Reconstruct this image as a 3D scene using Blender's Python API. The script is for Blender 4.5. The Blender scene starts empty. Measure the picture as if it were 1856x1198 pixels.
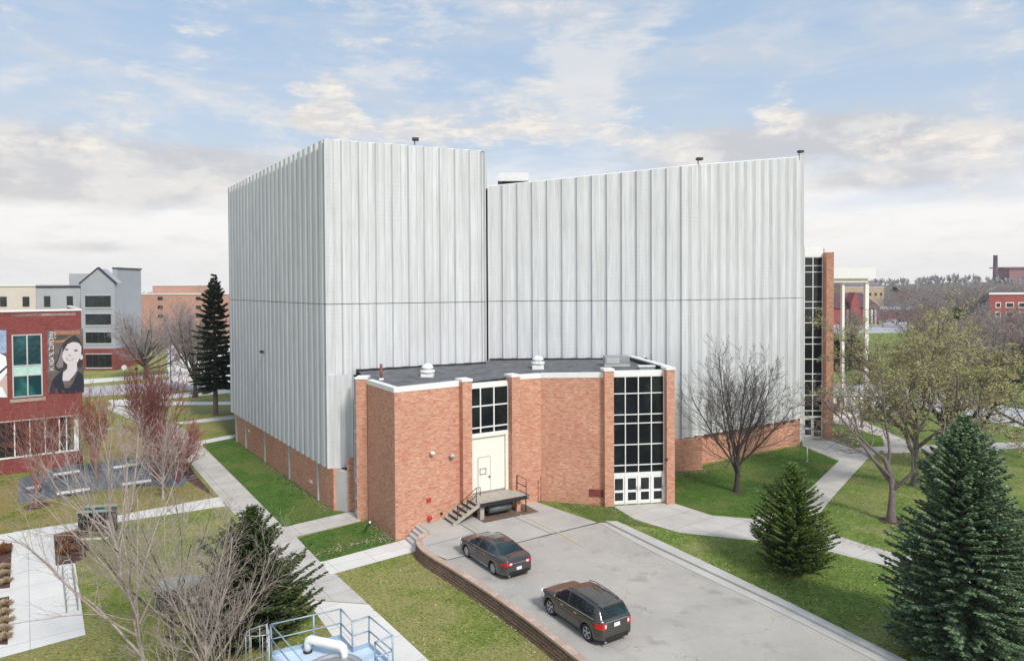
import bpy, math, random
from mathutils import Vector, Matrix
from mathutils.geometry import tessellate_polygon
R = math.radians
sc = bpy.context.scene
col = sc.collection
# ---------------------------------------------------------------- camera
CAMZ = 16.2
F = 1240.0; CXP = 928.0; CYP = 543.2
PITCH = 1.07; ROLL = -0.3
cam_d = bpy.data.cameras.new('camera'); cam = bpy.data.objects.new('camera', cam_d); col.objects.link(cam)
sc.camera = cam
RM = Matrix.Rotation(R(90-PITCH), 3, 'X') @ Matrix.Rotation(R(ROLL), 3, 'Z')
cam.matrix_world = Matrix.Translation((0,0,CAMZ)) @ RM.to_4x4()
cam_d.sensor_width = 36; cam_d.lens = F/1856*36
cam_d.shift_y = -(599-CYP)/1856
cam_d.clip_end = 6000; cam_d.clip_start = .2
# ---------------------------------------------------------------- light
SUN_EL = 43; SUN_AZ = 147      # azimuth clockwise from +Y
sd = bpy.data.lights.new('sun', 'SUN'); sun = bpy.data.objects.new('sun', sd); col.objects.link(sun)
sd.energy = 2.1; sd.angle = R(11); sd.color = (1, .955, .9)
sdir = Vector((math.sin(R(SUN_AZ))*math.cos(R(SUN_EL)), math.cos(R(SUN_AZ))*math.cos(R(SUN_EL)), math.sin(R(SUN_EL))))
sun.rotation_euler = sdir.to_track_quat('Z', 'Y').to_euler()
sc.view_settings.view_transform = 'Standard'; sc.view_settings.look = 'None'
sc.view_settings.exposure = 0.64; sc.view_settings.gamma = 1
sc.cycles.max_bounces = 6; sc.cycles.transparent_max_bounces = 4
# ---------------------------------------------------------------- pixel helpers (used once, to survey the place)
def ray(px, py): return RM @ Vector(((px-CXP)/F, -(py-CYP)/F, -1))
def P(px, py, z=0.0):
    d = ray(px, py); t = (z-CAMZ)/d.z
    return Vector((d.x*t, d.y*t, z))
def D(px, py, Y):
    d = ray(px, py); t = Y/d.y
    return Vector((d.x*t, Y, CAMZ+d.z*t))
def zat(px, py, Y): return D(px, py, Y).z
# ---------------------------------------------------------------- sky
w = bpy.data.worlds.new("World"); sc.world = w; w.use_nodes = True
def build_world():
    nt = w.node_tree; N = nt.nodes; L = nt.links
    for n in list(N): N.remove(n)
    out = N.new('ShaderNodeOutputWorld'); bg = N.new('ShaderNodeBackground'); bg.inputs[1].default_value = 0.1
    L.new(bg.outputs[0], out.inputs[0])
    def m(op, a, b=None, c=None, clamp=False):
        n = N.new('ShaderNodeMath'); n.operation = op; n.use_clamp = clamp
        for i, v in enumerate((a, b, c)):
            if v is None: continue
            if isinstance(v, (int, float)): n.inputs[i].default_value = v
            else: L.new(v, n.inputs[i])
        return n.outputs[0]
    def ss(x, a, b):
        n = N.new('ShaderNodeMapRange'); n.interpolation_type = 'SMOOTHSTEP'
        L.new(x, n.inputs[0]); n.inputs[1].default_value = a; n.inputs[2].default_value = b
        return n.outputs[0]
    def mix(f, a, b):
        n = N.new('ShaderNodeMix'); n.data_type = 'RGBA'
        if isinstance(f, (int, float)): n.inputs[0].default_value = f
        else: L.new(f, n.inputs[0])
        for k, v in ((6, a), (7, b)):
            if isinstance(v, tuple): n.inputs[k].default_value = (*v, 1)
            else: L.new(v, n.inputs[k])
        return n.outputs[2]
    tc = N.new('ShaderNodeTexCoord'); sep = N.new('ShaderNodeSeparateXYZ'); L.new(tc.outputs['Generated'], sep.inputs[0])
    x, y, z = sep.outputs
    az = m('ARCTAN2', x, y); el = m('ARCSINE', z)
    sky = N.new('ShaderNodeTexSky'); sky.sky_type = 'NISHITA'; sky.sun_disc = False
    sky.sun_elevation = R(SUN_EL); sky.sun_rotation = R(SUN_AZ); sky.dust_density = 1.2; sky.ozone_density = 1.5
    def noise(vec, scale, det=7, rough=.6, dist=0.0, lac=2.1):
        n = N.new('ShaderNodeTexNoise'); n.inputs['Scale'].default_value = scale; n.inputs['Detail'].default_value = det
        n.inputs['Roughness'].default_value = rough; n.inputs['Distortion'].default_value = dist; n.inputs['Lacunarity'].default_value = lac
        L.new(vec, n.inputs['Vector']); return n.outputs[0]
    def comb(a, b, c=0.0):
        n = N.new('ShaderNodeCombineXYZ')
        for i, v in enumerate((a, b, c)):
            if isinstance(v, (int, float)): n.inputs[i].default_value = v
            else: L.new(v, n.inputs[i])
        return n.outputs[0]
    zz = m('ADD', m('MAXIMUM', z, 0.0), .10)
    pl = comb(m('DIVIDE', x, zz), m('DIVIDE', y, zz))
    ae = comb(az, m('MULTIPLY', el, 1.35))
    def stretched(rot, sx, sy, loc):
        n = N.new('ShaderNodeMapping'); n.inputs['Rotation'].default_value = (0, 0, R(rot)); n.inputs['Scale'].default_value = (sx, sy, 1); n.inputs['Location'].default_value = (*loc, 0)
        L.new(ae, n.inputs[0]); return n.outputs[0]
    wisp1 = noise(stretched(-14, 1.0, 2.1, (0, 0)), 5.5, 12, .66, .35)
    wisp2 = noise(stretched(28, 1.1, 2.6, (3.3, 1.2)), 9, 12, .68, .5)
    puff = noise(stretched(0, 1.3, 1.9, (7, 4)), 7.5, 12, .60, .15)
    band = noise(stretched(3, .8, 2.6, (2, 9)), 4.5, 12, .62, .3)
    fine = noise(stretched(-6, 1.2, 3.2, (5, 5)), 14, 10, .7, .3)
    def blob(px, py, rx, ry, rot=0):
        d = ray(px, py).normalized(); a0 = math.atan2(d.x, d.y); e0 = math.asin(d.z)
        k = 1/F; c = math.cos(R(rot)); s = math.sin(R(rot))
        da = m('SUBTRACT', az, a0); de = m('SUBTRACT', el, e0)
        u = m('ADD', m('MULTIPLY', da, c/(rx*k)), m('MULTIPLY', de, s/(rx*k)))
        v = m('ADD', m('MULTIPLY', da, -s/(ry*k)), m('MULTIPLY', de, c/(ry*k)))
        r2 = m('ADD', m('MULTIPLY', u, u), m('MULTIPLY', v, v))
        return m('EXPONENT', m('MULTIPLY', r2, -1.0))
    def total(lst):
        o = None
        for a, *b in lst:
            q = m('MULTIPLY', blob(*b), a); o = q if o is None else m('ADD', o, q)
        return o
    # clouds of the hour: high wisps, small puffs, a grey bank to the left
    W1 = total([(.30,640,70,70,110,20),(.40,1070,130,120,80,35),(.25,1090,190,100,40,-50),(.2,1000,60,60,40,0),(.22,1170,60,110,30,25),(.30,420,185,260,32,-12),(.18,120,170,180,30,-8),
                (.16,350,60,40,110,-10),(.20,790,60,30,70,0),(.22,940,200,110,50,-20),(.20,690,130,90,28,5),(.2,1840,100,30,50,0),(-.25,1500,80,260,110,0),(-.12,150,60,160,60,0)])
    W2 = total([(.40,600,170,45,34,10),(.30,530,158,24,20,0),(.36,640,232,150,26,-4),(.26,940,225,180,40,0),(.30,1400,205,50,40,-20),(.2,1150,190,26,18,-35),
                (.22,1620,265,110,34,0),(.2,1800,280,90,30,10),(.16,1100,250,160,30,0),(.15,200,262,200,30,0),(-.15,1300,110,230,60,0)])
    G = total([(.50,160,310,230,36,0),(.25,420,300,150,28,5),(.30,1350,265,200,32,0),(.3,1560,240,110,36,-5),(.34,1620,325,190,22,0),(.2,60,270,120,40,0),(.25,1780,250,110,26,0),(.22,180,450,60,9,0),(.3,30,330,150,30,0)])
    HG = total([(.8,1660,348,170,17,6),(.4,1800,350,120,14,0)])
    wsum = m('ADD', m('ADD', m('MULTIPLY', wisp1, .40), m('MULTIPLY', wisp2, .35)), m('MULTIPLY', fine, .25))
    wsum = m('ADD', m('MULTIPLY', m('SUBTRACT', wsum, .5), 2.3), .5); W1 = m('MULTIPLY', W1, .8)
    c1 = ss(m('ADD', wsum, W1), .54, .92)
    pf_ = m('ADD', m('MULTIPLY', m('SUBTRACT', m('ADD', m('MULTIPLY', puff, .65), m('MULTIPLY', fine, .35)), .5), 1.7), .5)
    c2 = ss(m('ADD', pf_, W2), .58, .88)
    cg = ss(m('ADD', m('ADD', m('MULTIPLY', puff, .4), m('MULTIPLY', band, .6)), G), .47, .78)
    blue = mix(.75, sky.outputs[0], (2.85, 3.85, 5.15))
    hz = ss(el, R(26), R(5.0))
    base = mix(m('MULTIPLY', hz, .50), blue, (4.5, 4.9, 5.35))
    veil = ss(band, .38, .68)
    base = mix(m('MULTIPLY', veil, .38), base, (4.6, 4.75, 5.0))
    hb = ss(m('ADD', el, m('MULTIPLY', m('SUBTRACT', band, .5), R(14))), R(11.5), R(4.5))
    base = mix(m('MULTIPLY', hb, .85), base, (7.1, 6.8, 6.45))
    base = mix(m('MULTIPLY', ss(fine, .45, .7), m('MULTIPLY', hb, .35)), base, (5.7, 5.6, 5.6))
    base = mix(m('MULTIPLY', cg, .80), base, mix(ss(puff, .42, .62), (3.95, 3.9, 4.0), (5.4, 5.2, 5.0)))
    base = mix(m('MULTIPLY', HG, .5), base, (3.3, 4.2, 5.5))
    base = mix(m('MULTIPLY', c1, .70), base, (5.4, 5.3, 5.2))
    base = mix(m('MULTIPLY', c2, .80), base, mix(ss(fine, .4, .62), (4.9, 4.7, 4.5), (6.5, 6.0, 5.4)))
    L.new(base, bg.inputs[0])
build_world()
# ---------------------------------------------------------------- materials
def newmat(name):
    ma = bpy.data.materials.new(name); ma.use_nodes = True
    nt = ma.node_tree; b = nt.nodes['Principled BSDF']
    return ma, nt, nt.nodes, nt.links, b
def mixc(nt, f, a, b, mode='MIX'):
    n = nt.nodes.new('ShaderNodeMix'); n.data_type = 'RGBA'; n.blend_type = mode
    if isinstance(f, (int, float)): n.inputs[0].default_value = f
    else: nt.links.new(f, n.inputs[0])
    for k, v in ((6, a), (7, b)):
        if isinstance(v, tuple): n.inputs[k].default_value = (*v[:3], 1)
        else: nt.links.new(v, n.inputs[k])
    return n.outputs[2]
def tnoise(nt, vec, scale, det=4, rough=.55, dist=0.0):
    n = nt.nodes.new('ShaderNodeTexNoise'); n.inputs['Scale'].default_value = scale; n.inputs['Detail'].default_value = det
    n.inputs['Roughness'].default_value = rough; n.inputs['Distortion'].default_value = dist
    if vec is not None: nt.links.new(vec, n.inputs['Vector'])
    return n.outputs[0]
def rng(nt, x, a, b, c=0.0, d=1.0):
    n = nt.nodes.new('ShaderNodeMapRange'); nt.links.new(x, n.inputs[0])
    for i, v in enumerate((a, b, c, d)): n.inputs[i+1].default_value = v
    n.clamp = True; return n.outputs[0]
def mapv(nt, vec, scale=(1,1,1), rot=0, loc=(0,0,0)):
    n = nt.nodes.new('ShaderNodeMapping'); nt.links.new(vec, n.inputs[0])
    n.inputs['Scale'].default_value = scale; n.inputs['Rotation'].default_value = (0,0,rot); n.inputs['Location'].default_value = loc
    return n.outputs[0]
def pos(nt): return nt.nodes.new('ShaderNodeNewGeometry').outputs['Position']
def uvn(nt): n = nt.nodes.new('ShaderNodeUVMap'); n.uv_map = 'UVMap'; return n.outputs[0]
def bump(nt, b, h, dist=.02, st=.5):
    n = nt.nodes.new('ShaderNodeBump'); n.inputs['Distance'].default_value = dist; n.inputs['Strength'].default_value = st
    nt.links.new(h, n.inputs['Height']); nt.links.new(n.outputs[0], b.inputs['Normal'])
def simple(name, c, rough=.6, metal=0, var=.12, scale=3.0, spec=.5, coat=0):
    ma, nt, N, L, b = newmat(name)
    n = tnoise(nt, pos(nt), scale, 5, .6)
    lo = tuple(max(0, v*(1-var)) for v in c); hi = tuple(min(1, v*(1+var)) for v in c)
    L.new(mixc(nt, rng(nt, n, .3, .7), lo, hi), b.inputs['Base Color'])
    b.inputs['Roughness'].default_value = rough; b.inputs['Metallic'].default_value = metal
    b.inputs['Specular IOR Level'].default_value = spec; b.inputs['Coat Weight'].default_value = coat
    return ma
def brick(name, c1, c2, c3, mortar, bw=.21, bh=.07, streak=.6):
    ma, nt, N, L, b = newmat(name); uv = uvn(nt)
    t = N.new('ShaderNodeTexBrick'); L.new(uv, t.inputs['Vector'])
    t.inputs['Color1'].default_value = (*c1, 1); t.inputs['Color2'].default_value = (*c2, 1); t.inputs['Mortar'].default_value = (*mortar, 1)
    t.inputs['Scale'].default_value = 1; t.inputs['Mortar Size'].default_value = .007; t.inputs['Brick Width'].default_value = bw; t.inputs['Row Height'].default_value = bh
    t.inputs['Mortar Smooth'].default_value = .3; t.inputs['Bias'].default_value = 0
    # runs of like-coloured bricks, snapped to the courses
    sn = N.new('ShaderNodeVectorMath'); sn.operation = 'SNAP'; L.new(uv, sn.inputs[0]); sn.inputs[1].default_value = (bw*1.0, bh*1.0, 1)
    q = sn.outputs[0]
    s1 = tnoise(nt, mapv(nt, q, (.8, 4.5, 1)), 2.0, 6, .75, .5)
    s2 = tnoise(nt, mapv(nt, q, (1.2, 6.5, 1), 0, (7, 3, 0)), 2.2, 5, .8, .4)
    s3 = tnoise(nt, mapv(nt, q, (1.0, 5.5, 1), 0, (17, 13, 0)), 2.6, 5, .8, .4)
    big = tnoise(nt, uv, .35, 4)
    c = mixc(nt, rng(nt, s1, .50, .58, 0, streak*1.2), t.outputs[0], c3)
    c = mixc(nt, rng(nt, s2, .53, .60, 0, streak*1.1), c, tuple(min(1, v*1.24) for v in c2))
    c = mixc(nt, rng(nt, s3, .57, .64, 0, streak*.9), c, tuple(v*.55 for v in c1))
    c = mixc(nt, rng(nt, big, .3, .7, 0, .3), c, tuple(v*.72 for v in c1))
    st = tnoise(nt, mapv(nt, uv, (1.1, .12, 1)), 1, 5, .65)
    c = mixc(nt, rng(nt, st, .55, .8, 0, .25), c, tuple(v*.5 for v in c1))
    L.new(c, b.inputs['Base Color']); b.inputs['Roughness'].default_value = .85
    bump(nt, b, t.outputs[1], -.012, .6)
    return ma
def cladding_mat(name):
    ma, nt, N, L, b = newmat(name); uv = uvn(nt)
    st = tnoise(nt, mapv(nt, uv, (3.2, .10, 1)), 1.0, 6, .65)
    st2 = tnoise(nt, mapv(nt, uv, (9, .35, 1), 0, (5, 0, 0)), 1.0, 5, .6)
    bl = tnoise(nt, mapv(nt, uv, (.5, .25, 1)), 1.0, 5, .6)
    bd = tnoise(nt, mapv(nt, uv, (2.2, 3.6, 1), 0, (1, 8, 0)), 1.0, 3, .5)
    c = mixc(nt, rng(nt, st, .32, .7), (.52, .525, .53), (.73, .74, .75))
    c = mixc(nt, rng(nt, st2, .52, .75, 0, .5), c, (.36, .365, .36))
    c = mixc(nt, rng(nt, bl, .45, .75, 0, .3), c, (.43, .43, .40))
    c = mixc(nt, rng(nt, bd, .55, .7, 0, .10), c, (.72, .73, .74))
    # rows of small form-tie marks
    sp = N.new('ShaderNodeSeparateXYZ'); L.new(uv, sp.inputs[0])
    def mm(op, a, bb):
        n = N.new('ShaderNodeMath'); n.operation = op
        for i, v in enumerate((a, bb)):
            if isinstance(v, (int, float)): n.inputs[i].default_value = v
            else: L.new(v, n.inputs[i])
        return n.outputs[0]
    ties = mm('LESS_THAN', mm('FRACT', mm('MULTIPLY', sp.outputs[1], 3.1), 0), .28)
    tf = mm('MULTIPLY', ties, rng(nt, tnoise(nt, mapv(nt, uv, (.35, .2, 1), 0, (2, 2, 0)), 1, 2), .52, .62, 0, .10))
    c = mixc(nt, tf, c, (.33, .34, .34))
    L.new(c, b.inputs['Base Color']); b.inputs['Roughness'].default_value = .75
    bump(nt, b, tnoise(nt, uv, 22, 4), .01, .25)
    return ma
def concrete(name, c, joint=1.5, ang=0, var=.12, jd=.55, dirt=.3):
    ma, nt, N, L, b = newmat(name); p = pos(nt)
    n1 = tnoise(nt, p, .5, 6, .62); n2 = tnoise(nt, p, 9, 5, .6)
    lo = tuple(v*(1-var) for v in c); hi = tuple(min(1, v*(1+var)) for v in c)
    cc = mixc(nt, rng(nt, n1, .3, .7), lo, hi)
    cc = mixc(nt, rng(nt, n2, .5, .75, 0, dirt), cc, tuple(v*.78 for v in c))
    if joint:
        t = N.new('ShaderNodeTexBrick'); t.offset = 0
        L.new(mapv(nt, p, (1, 1, 1), -ang), t.inputs['Vector'])
        t.inputs['Color1'].default_value = (.93, .93, .93, 1); t.inputs['Color2'].default_value = (1, 1, 1, 1); t.inputs['Mortar'].default_value = (jd, jd, jd, 1)
        t.inputs['Scale'].default_value = 1; t.inputs['Mortar Size'].default_value = .018; t.inputs['Brick Width'].default_value = joint; t.inputs['Row Height'].default_value = joint
        cc = mixc(nt, 1.0, cc, t.outputs[0], 'MULTIPLY')
    L.new(cc, b.inputs['Base Color']); b.inputs['Roughness'].default_value = .88
    bump(nt, b, n2, .01, .3)
    return ma
def grass(name, g1, g2, tan, amt, seed=0):
    ma, nt, N, L, b = newmat(name); p = pos(nt)
    p = mapv(nt, p, (1, 1, 1), 0, (seed, seed*2, 0))
    a = tnoise(nt, p, .16, 7, .68, .4); f = tnoise(nt, p, 1.1, 8, .78, .3); ff = tnoise(nt, mapv(nt, p, (1, 1.5, 1), .6), 5.5, 7, .85)
    g = tnoise(nt, mapv(nt, p, (1.4, 1, 1), .9, (3, 3, 0)), 13, 4, .8)
    c = mixc(nt, rng(nt, f, .40, .60), g1, g2)
    c = mixc(nt, rng(nt, a, .53-amt*.1, .62-amt*.1, 0, .62), c, tan)
    c = mixc(nt, rng(nt, f, .53, .60, 0, .35*amt+.1), c, tan)
    c = mixc(nt, rng(nt, ff, .50, .60, 0, .55), c, tuple(min(1, v*1.75) for v in g2))
    c = mixc(nt, rng(nt, ff, .50, .40, 0, .72), c, tuple(v*.38 for v in g1))
    c = mixc(nt, rng(nt, g, .56, .64, 0, .45), c, tuple(v*1.5 for v in tan))
    L.new(c, b.inputs['Base Color']); b.inputs['Roughness'].default_value = .95; b.inputs['Specular IOR Level'].default_value = .15
    bump(nt, b, ff, .10, .9)
    return ma
def island(name, cs, rough=.8, tr=0):
    ma, nt, N, L, b = newmat(name)
    g = N.new('ShaderNodeNewGeometry'); r = N.new('ShaderNodeValToRGB'); L.new(g.outputs['Random Per Island'], r.inputs[0])
    el = r.color_ramp.elements; el[0].color = (*cs[0], 1); el[1].color = (*cs[-1], 1)
    for i, c in enumerate(cs[1:-1]):
        e = el.new((i+1)/(len(cs)-1)); e.color = (*c, 1)
    L.new(r.outputs[0], b.inputs['Base Color']); b.inputs['Roughness'].default_value = rough; b.inputs['Specular IOR Level'].default_value = .25
    return ma
def glass_mat(name, c=(.012, .014, .016), rough=.05, tint=(.022, .03, .03)):
    ma, nt, N, L, b = newmat(name)
    n = tnoise(nt, mapv(nt, pos(nt), (1, 1, 1)), .55, 3, .5)
    L.new(mixc(nt, rng(nt, n, .48, .66), c, tint), b.inputs['Base Color'])
    b.inputs['Roughness'].default_value = rough; b.inputs['Specular IOR Level'].default_value = .45
    bump(nt, b, tnoise(nt, pos(nt), 1.6, 2, .5), .25, .10)
    return ma
WA = math.atan2(.814, -.581)
M = {}
M['clad'] = cladding_mat('cladding'); M['clad_dark'] = simple('joint_shadow', (.12,.12,.12), .9)
M['brick'] = brick('buff_brick', (.60,.275,.17), (.68,.39,.26), (.54,.15,.095), (.52,.37,.30))
M['brick_red'] = brick('red_brick', (.23,.045,.04), (.30,.065,.055), (.17,.035,.035), (.22,.10,.09))
M['brick_far'] = brick('orange_brick', (.47,.25,.185), (.52,.30,.22), (.42,.2,.15), (.4,.3,.25), .4, .14)
M['brick_scarlet'] = brick('scarlet_brick', (.34,.07,.065), (.40,.10,.085), (.27,.05,.05), (.4,.2,.18), .4, .14)
M['white'] = simple('white_paint', (.82,.82,.79), .45, var=.05)
M['cream'] = simple('cream_paint', (.84,.82,.72), .5, var=.04)
M['roof'] = simple('tar_roof', (.125,.128,.135), .9, var=.4, scale=1.2)
M['conc'] = concrete('concrete', (.50,.50,.48), 0)
M['path'] = concrete('path_concrete', (.56,.53,.485), 1.83, WA, .14)
M['path_new'] = concrete('pale_concrete', (.74,.715,.67), 2.4, WA, .07, .6, .2)
M['apron'] = concrete('apron_concrete', (.46,.445,.41), 0, 0, .14)
M['road'] = concrete('road_concrete', (.46,.455,.46), 4.5, .3, .08)
M['kerb'] = concrete('kerb_concrete', (.52,.50,.46), 0, 0, .1)
M['paver'] = concrete('grey_pavers', (.15,.175,.20), .6, WA, .18, .6)
M['grass'] = grass('grass', (.14,.195,.035), (.24,.285,.065), (.42,.34,.16), .85)
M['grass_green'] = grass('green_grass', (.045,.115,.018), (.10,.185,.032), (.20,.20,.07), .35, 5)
M['grass_right'] = grass('right_grass', (.095,.175,.026), (.18,.26,.055), (.38,.33,.15), .5, 9)
M['mulch'] = simple('mulch', (.10,.045,.035), .95, var=.6, scale=14)
M['glass'] = glass_mat('dark_glass')
M['glass_green'] = glass_mat('teal_glass', (.01,.05,.06), .08, (.03,.16,.15))
M['spandrel'] = simple('pale_green_spandrel', (.45,.68,.60), .3)
M['black'] = simple('black_metal', (.02,.02,.022), .5)
M['grey_metal'] = simple('grey_metal', (.42,.43,.44), .4, .6)
M['galv'] = simple('blue_grey_paint', (.33,.43,.52), .45, .2)
M['deck'] = simple('pale_blue_deck', (.55,.66,.76), .6, var=.12, scale=1.5)
M['bark'] = simple('bark', (.19,.15,.145), .95, var=.4, scale=9)
M['bark_dark'] = simple('dark_bark', (.085,.068,.062), .95, var=.4, scale=9)
M['bark_pale'] = simple('pale_bark', (.40,.335,.30), .9, var=.35, scale=7)
M['bark_red'] = simple('red_twigs', (.36,.13,.105), .9, var=.35, scale=7)
M['bark_redd'] = simple('dark_red_twigs', (.25,.09,.08), .9, var=.35, scale=7)
M['bark_far'] = simple('far_twigs', (.34,.29,.28), .95, var=.3, scale=1)
M['bark_far2'] = simple('brown_twigs', (.34,.25,.22), .95, var=.3, scale=1)
M['bud'] = island('buds', [(.22,.24,.07),(.36,.35,.13),(.42,.34,.18),(.16,.20,.055)])
M['spruce'] = island('green_needles', [(.022,.04,.012),(.075,.11,.025),(.04,.065,.018),(.15,.18,.05)])
M['spruce_lime'] = island('bright_needles', [(.035,.08,.014),(.13,.21,.035),(.07,.13,.02),(.27,.35,.07)])
M['spruce_blue'] = island('blue_needles', [(.06,.11,.045),(.17,.26,.13),(.095,.16,.07),(.34,.45,.27)])
M['spruce_dark'] = island('dark_needles', [(.015,.028,.012),(.045,.065,.028),(.025,.04,.018),(.07,.09,.045)])
M['wallstone'] = None
# ---------------------------------------------------------------- mesh builder
class MB:
    def __init__(s): s.v = []; s.f = []; s.m = []; s.sm = []
    def poly(s, pts, m=0, smooth=False):
        i = len(s.v); s.v += [tuple(p) for p in pts]; s.f.append(tuple(range(i, i+len(pts)))); s.m.append(m); s.sm.append(smooth)
        return s
    def hexa(s, b, t, m=0):
        n = len(b)
        s.poly(list(reversed(b)), m); s.poly(t, m)
        for i in range(n):
            j = (i+1) % n; s.poly([b[i], b[j], t[j], t[i]], m)
        return s
    def box(s, x0, y0, z0, x1, y1, z1, m=0):
        return s.hexa([(x0,y0,z0),(x1,y0,z0),(x1,y1,z0),(x0,y1,z0)], [(x0,y0,z1),(x1,y0,z1),(x1,y1,z1),(x0,y1,z1)], m)
    def obox(s, c, u, lu, lv, z0, z1, m=0):      # centred oriented box; u = 2D unit
        u = Vector((u[0], u[1], 0)).normalized(); v = Vector((-u.y, u.x, 0)); c = Vector((c[0], c[1], 0))
        q = [c+u*a*lu/2+v*b*lv/2 for a, b in ((-1,-1),(1,-1),(1,1),(-1,1))]
        return s.hexa([(p.x,p.y,z0) for p in q], [(p.x,p.y,z1) for p in q], m)
    def seg(s, p, q, t, z0, z1, m=0, off=0.0, z1b=None):     # wall from p to q, outer face on the right-hand side (towards camera if p is left)
        p = Vector((p[0],p[1])); q = Vector((q[0],q[1])); d = (q-p).normalized(); n = Vector((d.y, -d.x))
        a = p+n*off; b = q+n*off; c = b-n*t; e = a-n*t
        if z1b is None: z1b = z1
        return s.hexa([(a.x,a.y,z0),(b.x,b.y,z0),(c.x,c.y,z0),(e.x,e.y,z0)], [(a.x,a.y,z1),(b.x,b.y,z1b),(c.x,c.y,z1b),(e.x,e.y,z1)], m)
    def tube(s, pts, rr, n=6, m=0, cap=True, smooth=True):
        pts = [Vector(p) for p in pts]
        if isinstance(rr, (int, float)): rr = [rr]*len(pts)
        base = len(s.v); K = len(pts)
        d = (pts[1]-pts[0]).normalized() if (pts[1]-pts[0]).length > 0 else Vector((0,0,1))
        ref = Vector((0,0,1)) if abs(d.z) < .9 else Vector((1,0,0))
        a = d.cross(ref).normalized()
        for i in range(K):
            if i < K-1: t = pts[i+1]-pts[i]
            else: t = pts[i]-pts[i-1]
            if i > 0 and i < K-1: t = t.normalized()+(pts[i]-pts[i-1]).normalized()
            t = t.normalized(); a = (a-t*a.dot(t))
            if a.length < 1e-6: a = t.orthogonal()
            a = a.normalized(); bb = t.cross(a)
            for k in range(n):
                th = 2*math.pi*k/n; q = pts[i]+(a*math.cos(th)+bb*math.sin(th))*rr[i]; s.v.append((q.x,q.y,q.z))
        for i in range(K-1):
            for k in range(n):
                k2 = (k+1) % n
                s.f.append((base+i*n+k, base+i*n+k2, base+(i+1)*n+k2, base+(i+1)*n+k)); s.m.append(m); s.sm.append(smooth)
        if cap:
            s.f.append(tuple(base+k for k in reversed(range(n)))); s.m.append(m); s.sm.append(False)
            s.f.append(tuple(base+(K-1)*n+k for k in range(n))); s.m.append(m); s.sm.append(False)
        return s
    def lathe(s, c, prof, n=16, m=0, axis='z'):
        base = len(s.v); c = Vector(c)
        for r, h in prof:
            for k in range(n):
                th = 2*math.pi*k/n
                if axis == 'z': q = c+Vector((r*math.cos(th), r*math.sin(th), h))
                elif axis == 'y': q = c+Vector((r*math.cos(th), h, r*math.sin(th)))
                else: q = c+Vector((h, r*math.cos(th), r*math.sin(th)))
                s.v.append(tuple(q))
        for i in range(len(prof)-1):
            for k in range(n):
                k2 = (k+1) % n
                s.f.append((base+i*n+k, base+i*n+k2, base+(i+1)*n+k2, base+(i+1)*n+k)); s.m.append(m); s.sm.append(True)
        s.f.append(tuple(base+k for k in reversed(range(n)))); s.m.append(m); s.sm.append(False)
        s.f.append(tuple(base+(len(prof)-1)*n+k for k in range(n))); s.m.append(m); s.sm.append(False)
        return s
    def flat(s, pts, z, m=0, thick=0):
        pts = [Vector((p[0], p[1], z)) for p in pts]
        tr = tessellate_polygon([pts]); i = len(s.v); s.v += [tuple(p) for p in pts]
        for t in tr:
            a, b, c = (pts[k] for k in t)
            if (b-a).cross(c-a).z < 0: t = (t[0], t[2], t[1])
            s.f.append(tuple(i+k for k in t)); s.m.append(m); s.sm.append(False)
        if thick:
            n = len(pts)
            for k in range(n):
                a = pts[k]; b = pts[(k+1) % n]
                s.poly([(a.x,a.y,z-thick),(b.x,b.y,z-thick),(b.x,b.y,z),(a.x,a.y,z)], m)
        return s
    def build(s, name, mats, parent=None, local=False, **tags):
        if not isinstance(mats, (list, tuple)): mats = [mats]
        off = Vector((0,0,0))
        if parent is not None and not local:
            q = parent
            while q: off += q.location; q = q.parent
        me = bpy.data.meshes.new(name)
        me.from_pydata([(x-off.x, y-off.y, z-off.z) for x, y, z in s.v] if off.length else s.v, [], s.f)
        for ma in mats: me.materials.append(ma)
        me.polygons.foreach_set('material_index', s.m); me.polygons.foreach_set('use_smooth', s.sm)
        me.update()
        if len(s.f) < 9000:
            uv = me.uv_layers.new(name='UVMap')
            for pl in me.polygons:
                n = pl.normal
                if abs(n.z) > .8: tx = None
                else:
                    tx = Vector((-n.y, n.x, 0)).normalized()
                for li in pl.loop_indices:
                    c = Vector(s.v[me.loops[li].vertex_index])
                    uv.data[li].uv = (c.x, c.y) if tx is None else (c.dot(tx), c.z)
        o = bpy.data.objects.new(name, me); col.objects.link(o)
        if parent is not None: o.parent = parent
        for k, v in tags.items():
            if v: o[{'cat': 'category'}.get(k, k)] = v
        return o
def thing(name, label, cat, loc=(0,0,0), group=None, rz=0):
    o = bpy.data.objects.new(name, None); col.objects.link(o); o.location = loc; o.rotation_euler = (0,0,rz); o.empty_display_size = .2
    o['label'] = label; o['category'] = cat
    if group: o['group'] = group
    return o
def copy_tree(o, parent=None):
    c = o.copy(); col.objects.link(c); c.parent = parent
    for ch in list(o.children): copy_tree(ch, c)
    return c
def hit(px, p, q):          # where the vertical plane of picture column px cuts line p-q (2D)
    d = ray(px, 560); d = Vector((d.x, d.y)); p = Vector(p[:2]); e = Vector(q[:2])-p
    t = (p.x*d.y-p.y*d.x)/(d.x*e.y-d.y*e.x); return p+e*t
def lerp(a, b, t): return a+(b-a)*t
def struct(name, mb, ma): return mb.build(name, ma, kind='structure')
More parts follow.
